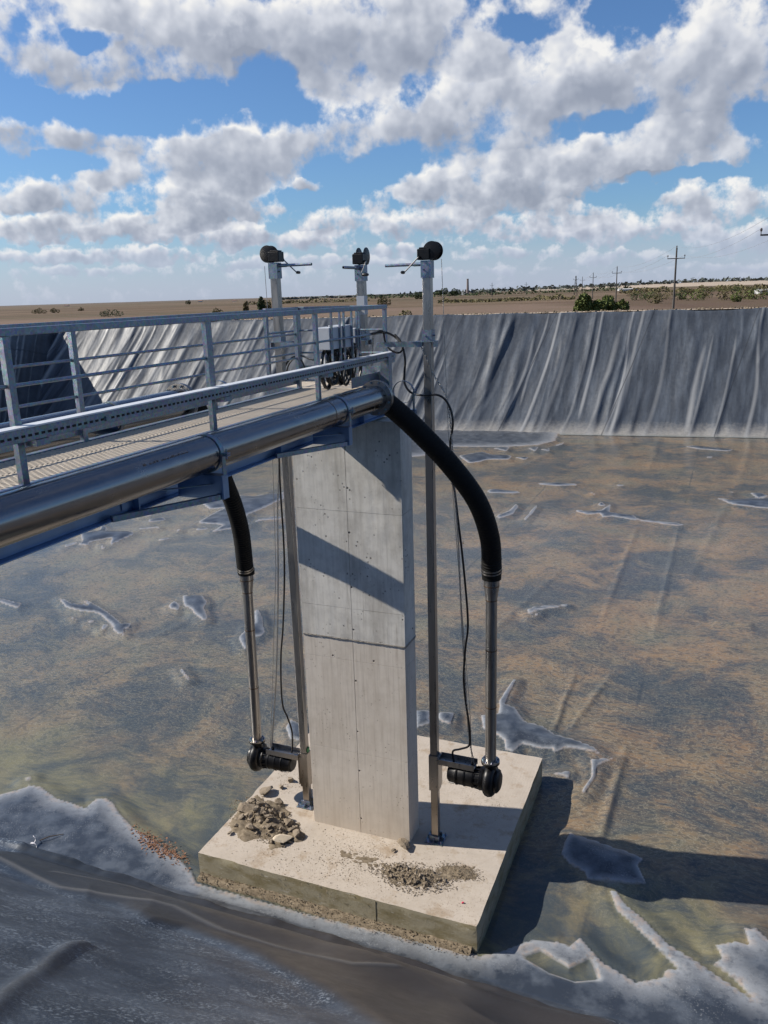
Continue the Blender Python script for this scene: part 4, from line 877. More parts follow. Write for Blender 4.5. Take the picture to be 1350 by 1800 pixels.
# ---- the two discharge pipes
def pipe(name, label, x, z, y0, y1, clamps, seams, sgn):
    t = thing(name, (x, (y0 + y1) / 2, z - RP), label, 'pipe')
    m = MB().lathe((x, y0, z), (0, 1, 0), [(0, RP), (y1 - y0, RP)], 48); obj('tube', m, 'stainless_pipe', t, sharp=60)
    for y in seams: obj('weld_ring', MB().ring((x, y, z), (0, 1, 0), RP + .0022, RP - .01, .012, 48), 'weld_tint', t)
    f = obj('flange', MB().ring((x, y1 - .01, z), (0, 1, 0), .235, .12, .026, 40).ring((x, y1 + .024, z), (0, 1, 0), .235, .12, .026, 40), 'brushed_stainless', t)
    bolt = MB()
    bm_ = MB().lathe((0, -.052, 0), (0, 1, 0), [(0, .016), (.022, .016)], 6).lathe((0, .038, 0), (0, 1, 0), [(0, .016), (.022, .016)], 6).lathe((0, -.06, 0), (0, 1, 0), [(0, .009), (.13, .009)], 8)
    bme = mesh_from('bolt', bm_.V, bm_.F, 'galvanised_steel', False)
    for k in range(12):
        a = 2 * math.pi * (k + .5) / 12; place('bolt', bme, f, (x + math.cos(a) * .205, y1, z + math.sin(a) * .205))
    for y in clamps:
        c = MB().ring((x, y, z), (0, 1, 0), RP + .010, RP + .001, .055, 48)
        xe = x + sgn * (RP + .012)
        c.bb(min(xe, xe + sgn * .06), max(xe, xe + sgn * .06), y - .0275, y + .0275, z + .006, z + .014); c.bb(min(xe, xe + sgn * .06), max(xe, xe + sgn * .06), y - .0275, y + .0275, z - .014, z - .006)
        c.tube([(xe + sgn * .035, y, z - .04), (xe + sgn * .035, y, z + .05)], .008, 8); c.bb(xe - .004, xe + .004, y - .0275, y + .0275, z - RP - .02, z - .016)
        obj('clamp', c, 'galvanised_steel', t)
    return t
pipe('discharge_pipe', 'thick stainless steel pipe clamped along the near side of the walkway', XP, ZP, Y0W, 10.02, (1.2, 6.05, 8.78), (3.3, 8.45), 1)
pipe('discharge_pipe', 'shorter stainless steel pipe clamped along the far side of the walkway', XQ, ZQ, Y0W, 8.28, (2.5, 7.02), (4.2,), -1)
pm = MB(); rr = random.Random(5)                     # faint stencilled mill marks on the near pipe
ymk = 5.02
for k in range(16):
    w = rr.choice((.012, .02, .03)); a = R(38)
    for h in range(rr.choice((1, 2))):
        aa = a + h * .05; p = A3((XP + math.cos(aa) * (RP + .0006), ymk, ZP + math.sin(aa) * (RP + .0006)))
        pm.bar(p, p + A3((0, w, 0)), .004, .010, up=(-math.sin(aa), 0, math.cos(aa)))
    ymk += w + rr.choice((.012, .02, .045))
tag(obj('mill_marks', pm, 'weld_tint', bpy.data.objects['discharge_pipe'], smooth=False), kind='stuff')

# ---- hoses
def hose(label, path, r, start_dir, rib_from):
    t = thing('rubber_hose', path[-1], label, 'hose')
    P = catmull(path, 22); n = len(P); out = []; rad = []
    L = 0
    for i, p in enumerate(P):
        out.append(p); rad.append(r)
    # ribbed lower stretch: fine helical corrugation
    fine = []; fr = []
    for i in range(n - 1):
        seg = np.linalg.norm(P[i + 1] - P[i]); k = max(1, int(seg / .008))
        for j in range(k):
            q = P[i] + (P[i + 1] - P[i]) * j / k; L += seg / k; f = (i + j / k) / n
            fine.append(q); fr.append(r + (.0065 * math.sin(L * 2 * math.pi / .046) if f > rib_from else .0016 * math.sin(L * 2 * math.pi / .046)))
    fine.append(P[-1]); fr.append(r)
    obj('hose_body', MB().tube(fine, fr, 28), 'black_rubber', t, sharp=80)
    d0 = unit(P[1] - P[0]); d1 = unit(P[-2] - P[-1])
    for (p, d) in ((P[0], unit(P[6] - P[0])), (P[-1], d1)):
        for s in (.05, .095): 
            b = obj('hose_band', MB().ring(p + d * s, d, r + .010, r - .003, .022, 36), 'brushed_stainless', t)
    return t, P
hR, PR = hose('black rubber hose arching down from the near pipe to the right riser',
     [(-4.212, 10.06, 7.90), (-4.17, 10.22, 7.83), (-3.97, 10.37, 7.61), (-3.76, 10.46, 7.38), (-3.386, 10.604, 6.935), (-3.037, 10.756, 6.39), (-2.892, 10.93, 5.80), (-2.893, 11.05, 5.22)], .145, None, .93)
hL, PL = hose('black ribbed rubber hose dropping from the far pipe to the left riser',
     [(XQ, 8.31, 8.03), (XQ, 8.52, 8.0), ony(352, 735, 9.1), ony(373, 785, 9.9), ony(392, 840, 10.38), ony(411, 888, 10.66), ony(424, 938, 10.92), (-7.205, 11.18, 4.78)], .135, None, .0)

# ---- risers and pumps
def riser(label, x, y, z0, z1, welds, lean=0.0):
    t = thing('riser_pipe', (x, y, z0), label, 'pipe'); r = .086; top = A3((x + lean, y, z1)); ax = unit(top - A3((x, y, z0))); H = z1 - z0
    obj('tube', MB().lathe((x, y, z0), ax, [(0, r), (H - .42, r)], 28), 'brushed_stainless', t, sharp=60)
    obj('reducer', MB().lathe((x, y, z0), ax, [(H - .42, r), (H - .40, r + .002), (H - .19, .117), (H - .05, .119)], 28), 'brushed_stainless', t, sharp=60)
    obj('collar', MB().lathe((x, y, z0), ax, [(H - .09, .128), (H - .085, .142), (H - .01, .144), (H + .02, .14)], 28), 'black_rubber', t, sharp=60)
    for w in welds + [H - .415, H - .185]: obj('weld_ring', MB().ring(A3((x, y, z0)) + ax * w, ax, (r if w < H - .2 else .117) + .0025, r - .01, .018, 28), 'weld_tint', t)
    f = obj('flange', MB().ring((x, y, z0 + .012), (0, 0, 1), .142, .08, .024, 32), 'brushed_stainless', t)
    b_ = MB().lathe((0, 0, -.03), (0, 0, 1), [(0, .008), (.07, .008)], 8).lathe((0, 0, .013), (0, 0, 1), [(0, .014), (.014, .014)], 6); bme = mesh_from('bolt', b_.V, b_.F, 'galvanised_steel', False)
    for k in range(8): a = 2 * math.pi * (k + .5) / 8; place('bolt', bme, f, (x + math.cos(a) * .115, y, z0 + .012) + A3((0, math.sin(a) * .115, 0)))
    return t
riser('upright stainless riser pipe standing on the right pump', -2.897, 11.06, 2.10, 5.22, [.95, 1.9])
riser('upright stainless riser pipe standing on the left pump', -7.25, 11.20, 1.545, 4.80, [1.05, 2.15], .045)

def pump(label, x, y, zf, sgn, mast_x, zs0, zs1):
    """horizontal submersible pump; sgn: direction from the guide mast to the pump"""
    zc = zf - .335
    t = thing('submersible_pump', (x, y, zc - .26), label, 'pump')
    v = MB(); ax = (sgn, 0, 0)
    v.lathe((x - sgn * .10, y, zc), ax, [(0, .15), (.02, .22), (.05, .252), (.10, .265), (.15, .252), (.18, .22), (.195, .15)], 36)
    obj('volute', v, 'black_enamel', t, sharp=50)
    obj('outlet_neck', MB().lathe((x, y, zc + .10), (0, 0, 1), [(0, .125), (.10, .095), (.17, .085), (.20, .09)], 28).lathe((x, y, zf - .030), (0, 0, 1), [(0, .145), (.028, .145)], 32), 'black_enamel', t)
    obj('suction_cover', MB().lathe((x + sgn * .095, y, zc), ax, [(0, .19), (.03, .185), (.05, .16), (.07, .13)], 32), 'black_enamel', t)
    cov = MB()
    for k in range(8): a = 2 * math.pi * k / 8; cov.lathe((x + sgn * .12, y + math.cos(a) * .165, zc + math.sin(a) * .165), ax, [(0, .014), (.02, .014)], 6)
    tag(obj('cover_bolts', cov, 'black_enamel', t, smooth=False), kind='stuff')
    m0 = x - sgn * .10; L = abs(m0 - mast_x) - .24
    obj('motor', MB().lathe((m0, y, zc), (-sgn, 0, 0), [(0, .185), (.05, .19), (.07, .16), (.13, .155), (.14, .168), (L - .14, .165), (L - .12, .155), (L - .03, .15), (L, .12)], 36), 'black_enamel', t, sharp=40)
    for k in range(3): obj('motor_rib', MB().ring((m0 - sgn * (.17 + k * .13), y, zc), (1, 0, 0), .176, .15, .022, 36), 'black_enamel', t)
    fins = MB()
    for k in range(14):
        a = 2 * math.pi * k / 14
        fins.bar((m0 - sgn * .02, y + math.cos(a) * .17, zc + math.sin(a) * .17), (m0 - sgn * .13, y + math.cos(a) * .16, zc + math.sin(a) * .16), .014, .03, up=(0, math.cos(a), math.sin(a)))
    tag(obj('bell_fins', fins, 'black_enamel', t, smooth=False), kind='stuff')
    x0 = mast_x + sgn * .075; x1 = x - sgn * .24; lo, hi = min(x0, x1), max(x0, x1); zt = zc + .185
    ch = MB().bb(lo, hi, y - .11, y + .11, zt, zt + .008).bb(lo, hi, y - .118, y - .1105, zt - .02, zt + .075).bb(lo, hi, y + .1105, y + .118, zt - .02, zt + .075)
    c = obj('carrier_channel', ch, 'brushed_stainless', t, smooth=False)
    obj('channel_bolt', MB().lathe((x1 - sgn * .06, y + .03, zt + .008), (0, 0, 1), [(0, .025), (.03, .022), (.05, .012)], 10), 'black_enamel', c, loc=WL[t.name])
    obj('channel_bolt', MB().lathe((x0 + sgn * .2, y - .03, zt + .008), (0, 0, 1), [(0, .02), (.015, .02)], 6), 'galvanised_steel', c, loc=WL[t.name])
    # guide shoe that clasps the mast
    s = MB(); w = .078
    s.bb(mast_x - w, mast_x + w, y - w, y - w + .010, zs0, zs1).bb(mast_x - w, mast_x + w, y + w - .010, y + w, zs0, zs1)
    s.bb(mast_x - w, mast_x - w + .010, y - w + .0105, y + w - .0105, zs0, zs1).bb(mast_x + w - .010, mast_x + w, y - w + .0105, y + w - .0105, zs0, zs1)
    g = obj('guide_shoe', s, 'brushed_stainless', t, smooth=False, bevel=.003)
    obj('shoe_plate', MB().bb(mast_x + sgn * .08, mast_x + sgn * .092, y - .10, y + .10, zs0 + .05, zs1 - .02), 'brushed_stainless', g, smooth=False, loc=WL[t.name])
    for z in (zs0 + .08, zs1 - .08):
        obj('shoe_bolt', MB().lathe((mast_x + sgn * .05, y - w - .016, z), (0, 1, 0), [(0, .011), (.018, .011)], 6), 'brushed_stainless', g, loc=WL[t.name])
    obj('rating_tag', MB().bar((m0 - sgn * .46, y - .13, zc - .108), (m0 - sgn * .55, y - .13, zc - .108), .045, .003, up=(0, -.76, -.64)), 'paper_tag', t, smooth=False)
    return t
MR, ML, MM = (-3.825, 11.06), (-6.29, 11.20), (-5.04, 11.56)
pump('black submersible pump on the right side of the pillar', -2.90, 11.06, 2.10, 1, MR[0], 1.40, 2.04)
pump('black submersible pump on the left side of the pillar', -7.25, 11.20, 1.545, -1, ML[0], .84, 1.50)

# ---- guide masts with caps, handles, collars
def mast(label, xy, rot, ztop, side, tape=False):
    x, y = xy; t = thing('guide_mast', (x, y, SLAB), label, 'mast', 'guide masts around the pillar'); w = .06
    L = (x, y, 0)
    obj('mast_tube', MB().bb(x - w, x + w, y - w, y + w, SLAB + .02, ztop - .01), 'brushed_stainless', t, smooth=False, bevel=.010)
    bp = MB().bb(x - .15, x + .15, y - .15, y + .15, SLAB, SLAB + .018)
    b = obj('base_plate', bp, 'galvanised_steel', t, smooth=False)
    st = MB()
    for (dx, dy) in ((1, 0), (-1, 0), (0, 1), (0, -1)):
        st.bar((x + dx * .062, y + dy * .062, SLAB + .055), (x + dx * .14, y + dy * .14, SLAB + .032), .008, .05)
    st.bb(x - .085, x + .085, y - .085, y - .0635, SLAB + .0185, SLAB + .11); st.bb(x - .085, x + .085, y + .0635, y + .085, SLAB + .0185, SLAB + .11)
    obj('base_socket', st, 'galvanised_steel', b, smooth=False, loc=WL[t.name])
    for (dx, dy) in ((1, 1), (1, -1), (-1, 1), (-1, -1)): obj('anchor_bolt', MB().lathe((x + dx * .125, y + dy * .125, SLAB + .0185), (0, 0, 1), [(0, .015), (.016, .015), (.017, .009), (.05, .009)], 8), 'galvanised_steel', b, loc=WL[t.name])
    c = MB(); wc = .073
    c.bb(-wc, wc, -wc, -wc + .008, ztop - .22, ztop).bb(-wc, wc, wc - .008, wc, ztop - .22, ztop).bb(-wc, -wc + .008, -wc + .0085, wc - .0085, ztop - .22, ztop).bb(wc - .008, wc, -wc + .0085, wc - .0085, ztop - .22, ztop).bb(-wc, wc, -wc, wc, ztop + .0005, ztop + .010)
    cap = obj('cap', xf(c, rot, L), 'galvanised_steel', t, smooth=False)
    obj('cap_bolt', xf(MB().lathe((-.03, -wc - .02, ztop - .11), (0, 1, 0), [(0, .012), (.025, .012)], 6).lathe((-wc - .03, .03, ztop - .12), (1, 0, 0), [(0, .010), (.035, .010)], 6), rot, L), 'galvanised_steel', cap, loc=WL[t.name])
    h = MB().lathe((-.62, 0, ztop - .035), (1, 0, 0), [(0, .015), (0, .021), (.56, .021)], 16, caps=False).lathe((-.20, 0, ztop - .035), (1, 0, 0), [(0, .026), (.14, .026)], 16)
    obj('turning_handle', xf(h, rot, L), 'galvanised_steel', t)
    zc = 8.55
    k = MB().bb(-.10, .115, -.10, .10, zc + .022, zc + .034); k.bb(-wc, wc, -wc - .002, -wc + .006, zc + .035, zc + .19).bb(-wc, wc, wc - .006, wc + .002, zc + .035, zc + .19).bb(wc - .006, wc + .002, -wc + .007, wc - .007, zc + .035, zc + .19).bb(-wc - .002, -wc + .006, -wc + .007, wc - .007, zc + .035, zc + .19)
    k.bb(.10, .112, -.09, .09, zc - .05, zc + .0215)
    k.lathe((-.02, -wc - .02, zc + .11), (0, 1, 0), [(0, .013), (.02, .013)], 6); k.lathe((wc, .0, zc + .11), (1, 0, 0), [(0, .013), (.03, .013)], 6)
    col = obj('collar', xf(k, rot, L), 'galvanised_steel', t, smooth=False)
    arm = MB().bb(-side, -.066, -.098, -.082, zc - .045, zc + .021).bb(-side, -.066, .082, .098, zc - .045, zc + .021).bb(-.20, -.105, -.10, .10, zc + .0215, zc + .030)
    obj('arm', xf(arm, rot, L), 'galvanised_steel', col, smooth=False, loc=WL[t.name])
    return t
mast('square steel guide mast right of the pillar, its handle pointing left', MR, 0.0, 9.655, .75)
mast('square steel guide mast left of the pillar, its handle pointing right', ML, math.pi, 9.73, .30)
mm = mast('square steel guide mast behind the walkway end with a white band', MM, math.pi / 2, 9.655, .125)
obj('white_band', MB().bb(MM[0] - .0625, MM[0] + .0625, MM[1] - .0625, MM[1] + .0625, 8.95, 9.22), 'plastic_white', mm, smooth=False)
gt = bpy.data.objects['guide_mast.001']; obj('green_tape', MB().bb(ML[0] + .062, ML[0] + .085, ML[1] - .05, ML[1] + .04, 1.52, 1.60), 'green_tape', gt, smooth=False, bevel=.01)

# ---- hand winches
def winch(label, xy, rot, z):
    t = thing('hand_winch', (*xy, z), label, 'winch', 'hand winches on the mast tops'); L = (*xy, z)
    obj('gear_case', xf(MB().bb(-.12, .06, -.085, .085, .010, .155).bb(-.10, .03, -.07, .07, .155, .175), rot, L), 'black_enamel', t, smooth=False, bevel=.012)
    obj('base_foot', xf(MB().bb(-.09, .13, -.075, .075, .0105, .024), rot, L), 'black_enamel', t, smooth=False)
    d = MB()
    for yy in (-.06, .06): d.lathe((.085, yy - .006, .125), (0, 1, 0), [(0, .115), (.003, .125), (.009, .125), (.012, .115)], 36)
    obj('drum_flange', xf(d, rot, L), 'black_enamel', t, sharp=40)
    obj('rope_drum', xf(MB().lathe((.085, -.054, .125), (0, 1, 0), [(0, .055), (.108, .055)], 24), rot, L), 'chain_steel', t)
    a = MB().tube([(-.085, -.088, .045), (-.085, -.125, .045)], .018, 14); obj('crank_shaft', xf(a, rot, L), 'black_enamel', t)
    cr = obj('crank_arm', xf(MB().tube([(-.085, -.12, .045), (-.17, -.125, -.035), (-.27, -.125, -.125), (-.29, -.135, -.145)], .0095, 10), rot, L), 'chain_steel', t)
    obj('grip', xf(MB().lathe((-.29, -.14, -.148), (0, -1, 0), [(0, .014), (.01, .021), (.05, .023), (.09, .020), (.105, .012)], 16), rot, L), 'black_cable', cr, loc=WL[t.name])
    return t
winch('black hand winch with its crank hanging left, on the right mast', MR, 0.0, 9.665)
winch('black hand winch with its drum on the left, on the left mast', ML, math.pi, 9.74)
winch('black hand winch seen edge-on with its crank to the right, on the middle mast', MM, math.pi / 2, 9.665)
# wire ropes
def rope(label, pts, r=.0045, m='chain_steel'): return tag(obj('wire_rope', MB().tube([A3(p, float) for p in pts], r, 8), m, loc=pts[-1]), label, 'rope')
rope('thin wire rope falling from the right winch past the black hose', [ony(776, 455, MR[1]), ony(783, 640, MR[1] + .02), ony(788, 760, MR[1] + .02), ony(806, 1000, MR[1]), ony(826, 1250, MR[1]), (-3.20, 11.06, 1.99)])
rope('thin wire rope hanging from the drum of the left winch', [ony(465, 468, ML[1]), ony(470, 540, ML[1]), ony(473, 600, ML[1]), ony(485, 1000, ML[1]), (-6.98, 11.20, 1.46)])

# ---- chains and cables
def chain(label, path, pitch=.038, r=.0048):
    t = thing('lifting_chain', path[-1], label, 'chain'); P = catmull(path, 16); m = MB(); acc = 0; k = 0
    D = [0.0]
    for i in range(len(P) - 1): D.append(D[-1] + np.linalg.norm(P[i + 1] - P[i]))
    s = 0.0
    while s < D[-1]:
        i = min(np.searchsorted(D, s, 'right') - 1, len(P) - 2); f = (s - D[i]) / max(D[i + 1] - D[i], 1e-6); c = P[i] + (P[i + 1] - P[i]) * f; d = unit(P[i + 1] - P[i])
        side = unit(np.cross(d, (0, 1, 0))) if abs(d[1]) < .9 else A3((1.0, 0, 0)); side2 = np.cross(d, side); u = side if k % 2 else side2
        q = [c + d * math.cos(a) * pitch * .72 + u * math.sin(a) * .0125 for a in np.arange(8) * math.pi / 4]; m.tube(q, r, 5, closed=True); s += pitch; k += 1
    tag(obj('links', m, 'chain_steel', t), kind='stuff'); return t
chain('steel chain slanting from the right mast collar down to the right pump', [ony(741, 610, 10.98), ony(762, 658, 11.02), ony(784, 697, 11.04), ony(793, 760, 11.06), ony(799, 860, 11.06), ony(806, 960, 11.06), ony(811, 1080, 11.06), ony(817, 1180, 11.06), ony(824, 1290, 11.06), (-3.16, 11.08, 1.93)])
chain('steel chain hanging beside the left mast down to the left pump', [ony(497, 603, 11.12), ony(494, 700, 11.15), ony(491, 800, 11.2), ony(488, 900, 11.2), ony(489, 1000, 11.2), ony(488, 1100, 11.2), ony(485, 1200, 11.2), (-6.96, 11.20, 1.42)])
chain('short steel chain hanging beside the middle mast', [ony(656, 592, 11.55), ony(654, 640, 11.55), ony(653, 690, 11.55), ony(652, 760, 11.55)])
def cable(label, pts, r=.0165, cat='cable', group=None, n=12): return tag(obj('power_cable', MB().tube(catmull(pts, 10), r, n), 'black_cable', loc=pts[-1]), label, cat, group)
def cpts(lst): return [ony(u, v, y) for (u, v, y) in lst]
cable('black cable looping from the junction boxes over the tray down to the right pump',
      cpts([(578,660,10.0),(588,636,10.0),(606,612,10.2),(628,596,10.5),(656,586,10.9),(676,584,11.1),(694,592,11.15),(706,606,11.12),(712,630,11.1),(711,655,11.1),(711,672,11.1),(718,686,11.1),(730,693,11.1),(748,695,10.96),(768,694,10.96),(783,703,11.02),(793,722,11.05),(796,745,11.05),(793,768,11.08),(791,785,11.12),(794,830,11.14),(800,870,11.14),(806,920,11.1),(812,970,11.08),(818,1030,11.06),(822,1080,11.06),(822,1110,11.06),(818,1140,11.06),(815,1190,11.06),(818,1230,11.06),(824,1270,11.06),(826,1300,11.06),(823,1312,11.06),(808,1317,11.06),(796,1321,11.05)]) + [A3((-3.50, 11.06, 1.95))], .0165)
cable('slack second black cable loop drooping over the tray end', cpts([(656,587,10.85),(672,582,11.0),(677,600,11.05),(684,613,11.05),(698,620,11.05),(706,616,11.05),(704,600,11.1),(694,588,11.13)]), .0145)
cable('black cable running down beside the left mast to the left pump',
      cpts([(560,634,10.7),(545,631,11.0),(528,625,11.3),(512,630,11.3),(502,642,11.28),(496,660,11.22),(492,700,11.2),(490,760,11.2),(491,820,11.2),(494,880,11.2),(498,940,11.2),(500,1000,11.2),(499,1060,11.2),(497,1110,11.2),(494,1150,11.2),(494,1200,11.2),(497,1240,11.2),(505,1260,11.2),(513,1285,11.2),(514,1310,11.2)]) + [A3((-6.54, 11.18, 1.44))], .0155)
cable('thin black cable bowed behind the far handrail post', cpts([(500,690,11.1),(503,660,11.1),(508,640,11.1),(520,628,11.1),(530,634,11.1),(537,650,11.1),(541,668,11.1)]), .0125)
ties = MB()
for (u, v) in ((796, 850), (812, 955), (821, 1100), (817, 1200), (825, 1285)):
    p = ony(u, v, 11.06)
    tag(obj('cable_tie', MB().torus(p, (0, 0, 1), .03, .004, 14, 6), 'black_cable', bpy.data.objects['power_cable'], loc=WL['power_cable']))
for k, (yc, xc, zc, rx, rz_) in enumerate(((9.74, -4.80, 8.32, .15, .24), (9.85, -4.77, 8.34, .16, .22), (10.08, -4.79, 8.33, .16, .23), (10.20, -4.76, 8.32, .17, .24), (10.46, -4.79, 8.34, .15, .22), (10.56, -4.75, 8.32, .17, .24))):
    m = MB(); rr = random.Random(k); P = []
    for i in range(90):
        a = 2 * math.pi * i / 30 + .5; j = .012 * math.sin(i * .7 + k)
        P.append((xc + .022 * math.sin(i / 15 + k) + .01 * (i // 30), yc + math.cos(a) * (rx + j), zc - .02 + math.sin(a) * (rz_ + j)))
    m.tube(P, .0165, 8)
    tag(obj('cable_coil', m, 'black_cable', loc=(xc, yc, zc - rz_)), 'loop of spare black cable hanging under the junction boxes', 'cable coil', 'spare cable coils under the boxes')

# ---- junction boxes
for (lab, (a, b, z0, z1, w)) in zip(('pale grey junction box nearest the handrail post', 'pale grey junction box in the middle of the three', 'smallest grey junction box farthest along the handrail'), BOXES):
    x1 = XN - .016; x0 = x1 - w; t = thing('junction_box', ((x0 + x1) / 2, (a + b) / 2, z0), lab, 'junction box', 'junction boxes on the handrail')
    obj('housing', MB().bb(x0 + .03, x1, a, b, z0, z1), 'plastic_white', t, smooth=False, bevel=.008)
    obj('lid', MB().bb(x0, x0 + .0285, a - .004, b + .004, z0 - .004, z1 + .004), 'plastic_white', t, smooth=False, bevel=.008)
    for k in range(3): obj('cable_gland', MB().lathe(((x0 + x1) / 2, a + (b - a) * (k + .5) / 3, z0 - .035), (0, 0, 1), [(0, .012), (.034, .017)], 10), 'black_cable', t)
obj_sw = thing('isolator_plate', (XF - .03, 10.62, 8.15), 'blue grey steel plate standing behind the far handrail post', 'plate')
obj('plate_sheet', MB().bb(-5.60, -5.36, 11.35, 11.362, 8.20, 8.56), 'galvanised_steel', obj_sw, smooth=False)
obj('plate_stand', MB().bb(-5.49, -5.46, 11.3625, 11.380, 7.98, 8.56), 'galvanised_steel', obj_sw, smooth=False)

# ================================================================== RUBBLE, SOIL, SMALL THINGS
def rock_mesh(name, seed, sub, material, flat=(1, 1, 1), rough=.30):
    bm = bmesh.new(); bmesh.ops.create_icosphere(bm, subdivisions=sub, radius=.5); rs = random.Random(seed); off = Vector((rs.random() * 50, rs.random() * 50, rs.random() * 50))
    planes = [(Vector((rs.uniform(-1, 1), rs.uniform(-1, 1), rs.uniform(-1, 1))).normalized(), rs.uniform(.17, .36)) for _ in range(9)]
    for v in bm.verts:
        for (n, d) in planes:
            e = v.co.dot(n) - d
            if e > 0: v.co -= n * e
        v.co *= 1 + rough * mnoise.noise(v.co * 2.3 + off) + .5 * rough * mnoise.noise(v.co * 6 + off)
        v.co = Vector((v.co.x * flat[0], v.co.y * flat[1], v.co.z * flat[2]))
    me = bpy.data.meshes.new(name); bm.to_mesh(me); bm.free(); me.materials.append(MATS[material]); return me
CH = [rock_mesh('concrete_chunk', 10 + k, 3 if k < 3 else 2, 'rubble', (1, rng.uniform(.7, 1), rng.uniform(.55, .85)), .30) for k in range(9)]
ROCKS = []
for k in range(6):
    m_ = rock_mesh('pebble_src', 40 + k, 1, 'rubble', (1, .8, .7), .35); v_ = np.array([v.co for v in m_.vertices]); f_ = [tuple(p.vertices) for p in m_.polygons]; ROCKS.append((v_, f_)); bpy.data.meshes.remove(m_)
def chunk(p, s, k, rot=None):
    o = bpy.data.objects.new('concrete_chunk', CH[k]); COL.objects.link(o); o.location = tuple(p); o.scale = (s, s, s); o.rotation_euler = rot or (rng.uniform(-.4, .4), rng.uniform(-.4, .4), rng.uniform(0, 6.28)); return o
P1 = onz(462, 1442, SLAB); n1 = 0
def heap_h(x, y, c, ax, ay, h, ang):
    dx, dy = x - c[0], y - c[1]; ca, sa = math.cos(ang), math.sin(ang); u = (dx * ca + dy * sa) / ax; v = (-dx * sa + dy * ca) / ay
    return h * max(0, 1 - math.sqrt(u * u + v * v))
HD1 = onz(535, 1495, SLAB) - onz(420, 1405, SLAB); ANG1 = math.atan2(HD1[1], HD1[0])
big = [((437, 1430), .40, 0), ((470, 1395), .30, 1), ((482, 1437), .30, 2), ((445, 1462), .26, 3), ((505, 1450), .26, 4), ((520, 1470), .24, 5), ((492, 1415), .2, 6), ((418, 1455), .18, 7), ((512, 1374), .16, 8), ((494, 1385), .15, 4), ((404, 1466), .12, 5)]
names = ['largest long rough chunk of broken concrete on the left heap', 'upright broken concrete chunk at the top of the left heap', 'jagged broken concrete chunk in the middle of the left heap', 'broken concrete chunk low on the left side of the heap', 'rough broken concrete chunk at the right of the left heap', 'dark broken concrete chunk behind the flat pale stone',
         'small broken chunk at the upper right of the left heap', 'rounded broken chunk at the left edge of the heap', 'lone chunk of rubble under the left pump motor', 'lone chunk of rubble between the heap and the left pump', 'single small stone left of the rubble heap']
for ((u, v), s, k), lab in zip(big, names):
    p = onz(u, v, SLAB); o = chunk((p[0], p[1], SLAB + s * .27), s, k, (0.1, .1, rng.uniform(0, 6)))
    tag(o, lab, 'rubble', 'broken concrete chunks on the slab')
while n1 < 110:
    a = rng.uniform(0, 6.28); r = math.sqrt(rng.random()); x = P1[0] + .02 + math.cos(ANG1) * r * math.cos(a) * .92 - math.sin(ANG1) * r * math.sin(a) * .42; y = P1[1] + math.sin(ANG1) * r * math.cos(a) * .92 + math.cos(ANG1) * r * math.sin(a) * .42
    if x < -7.28: continue
    s = rng.uniform(.05, .19) * (1.15 - .5 * r); h = heap_h(x, y, P1, .80, .40, .26, ANG1)
    o = chunk((x, y, SLAB + s * .25 + h * rng.uniform(.3, 1.0)), s, rng.randrange(9)); n1 += 1
    tag(o, 'small broken concrete piece in the heap left of the pillar', 'rubble', 'small pieces of the left rubble heap')
fs = rock_mesh('flat_stone', 77, 3, 'pale_stone', (1, .62, .16), .10); o = bpy.data.objects.new('flat_stone', fs); COL.objects.link(o); p = onz(500, 1482, SLAB); o.location = (p[0], p[1], SLAB + .075); o.scale = (.40, .42, .42); o.rotation_euler = (.22, .18, .75)
tag(o, 'flat pale cream stone lying on the rubble in front of the pillar', 'stone')
o = chunk(tuple(onz(708, 1491, SLAB)[:2]) + (SLAB + .085,), .27, 1, (.2, .1, .4)); tag(o, 'brown broken concrete chunk at the foot of the pillar', 'rubble', 'broken concrete chunks on the slab')
o = chunk(tuple(onz(692, 1497, SLAB)[:2]) + (SLAB + .03,), .10, 5); tag(o, 'small stone leaning on the chunk at the pillar foot', 'rubble', 'broken concrete chunks on the slab')
P2 = onz(728, 1543, SLAB); P2b = onz(806, 1534, SLAB)
for k in range(70):
    a = rng.uniform(0, 6.28); r = math.sqrt(rng.random()); x = P2[0] + r * math.cos(a) * .52; y = P2[1] + r * math.sin(a) * .22; s = rng.uniform(.035, .085)
    o = chunk((x, y, SLAB + s * .25 + heap_h(x, y, P2, .55, .26, .10, 0) * rng.uniform(.4, 1)), s, 4 + rng.randrange(5)); tag(o, 'stone in the low gravel heap at the front of the slab', 'stone', 'stones of the front gravel heap')
def scatter(name, pts, material, kind='stuff', label=None, cat=None):
    V = []; F = []; o = 0
    for (p, s) in pts:
        v, f = ROCKS[rng.randrange(6)]; a = rng.uniform(0, 6.28); ca, sa = math.cos(a), math.sin(a)
        q = np.stack([(v[:, 0] * ca - v[:, 1] * sa) * s + p[0], (v[:, 0] * sa + v[:, 1] * ca) * s + p[1], v[:, 2] * s + p[2]], 1); V.append(q); F += [tuple(i + o for i in t) for t in f]; o += len(v)
    me = bpy.data.meshes.new(name); me.from_pydata(np.concatenate(V).tolist(), [], F); me.materials.append(MATS[material]); ob = place(name, me, None, (0, 0, 0)); return tag(ob, label, cat, kind=kind)
gp = []
for k in range(1500):
    a = rng.uniform(0, 6.28); r = rng.random() ** .6 * (.55 + .9 * fbm(np.array([math.cos(a) * 1.6 + 5]), np.array([math.sin(a) * 1.6]), 2, 8)[0]); x = P2[0] + r * math.cos(a) * .66; y = P2[1] + r * math.sin(a) * .32; s = rng.uniform(.010, .032); gp.append(((x, y, SLAB + s * .2 + heap_h(x, y, P2, .6, .30, .085, 0) * rng.random()), s))
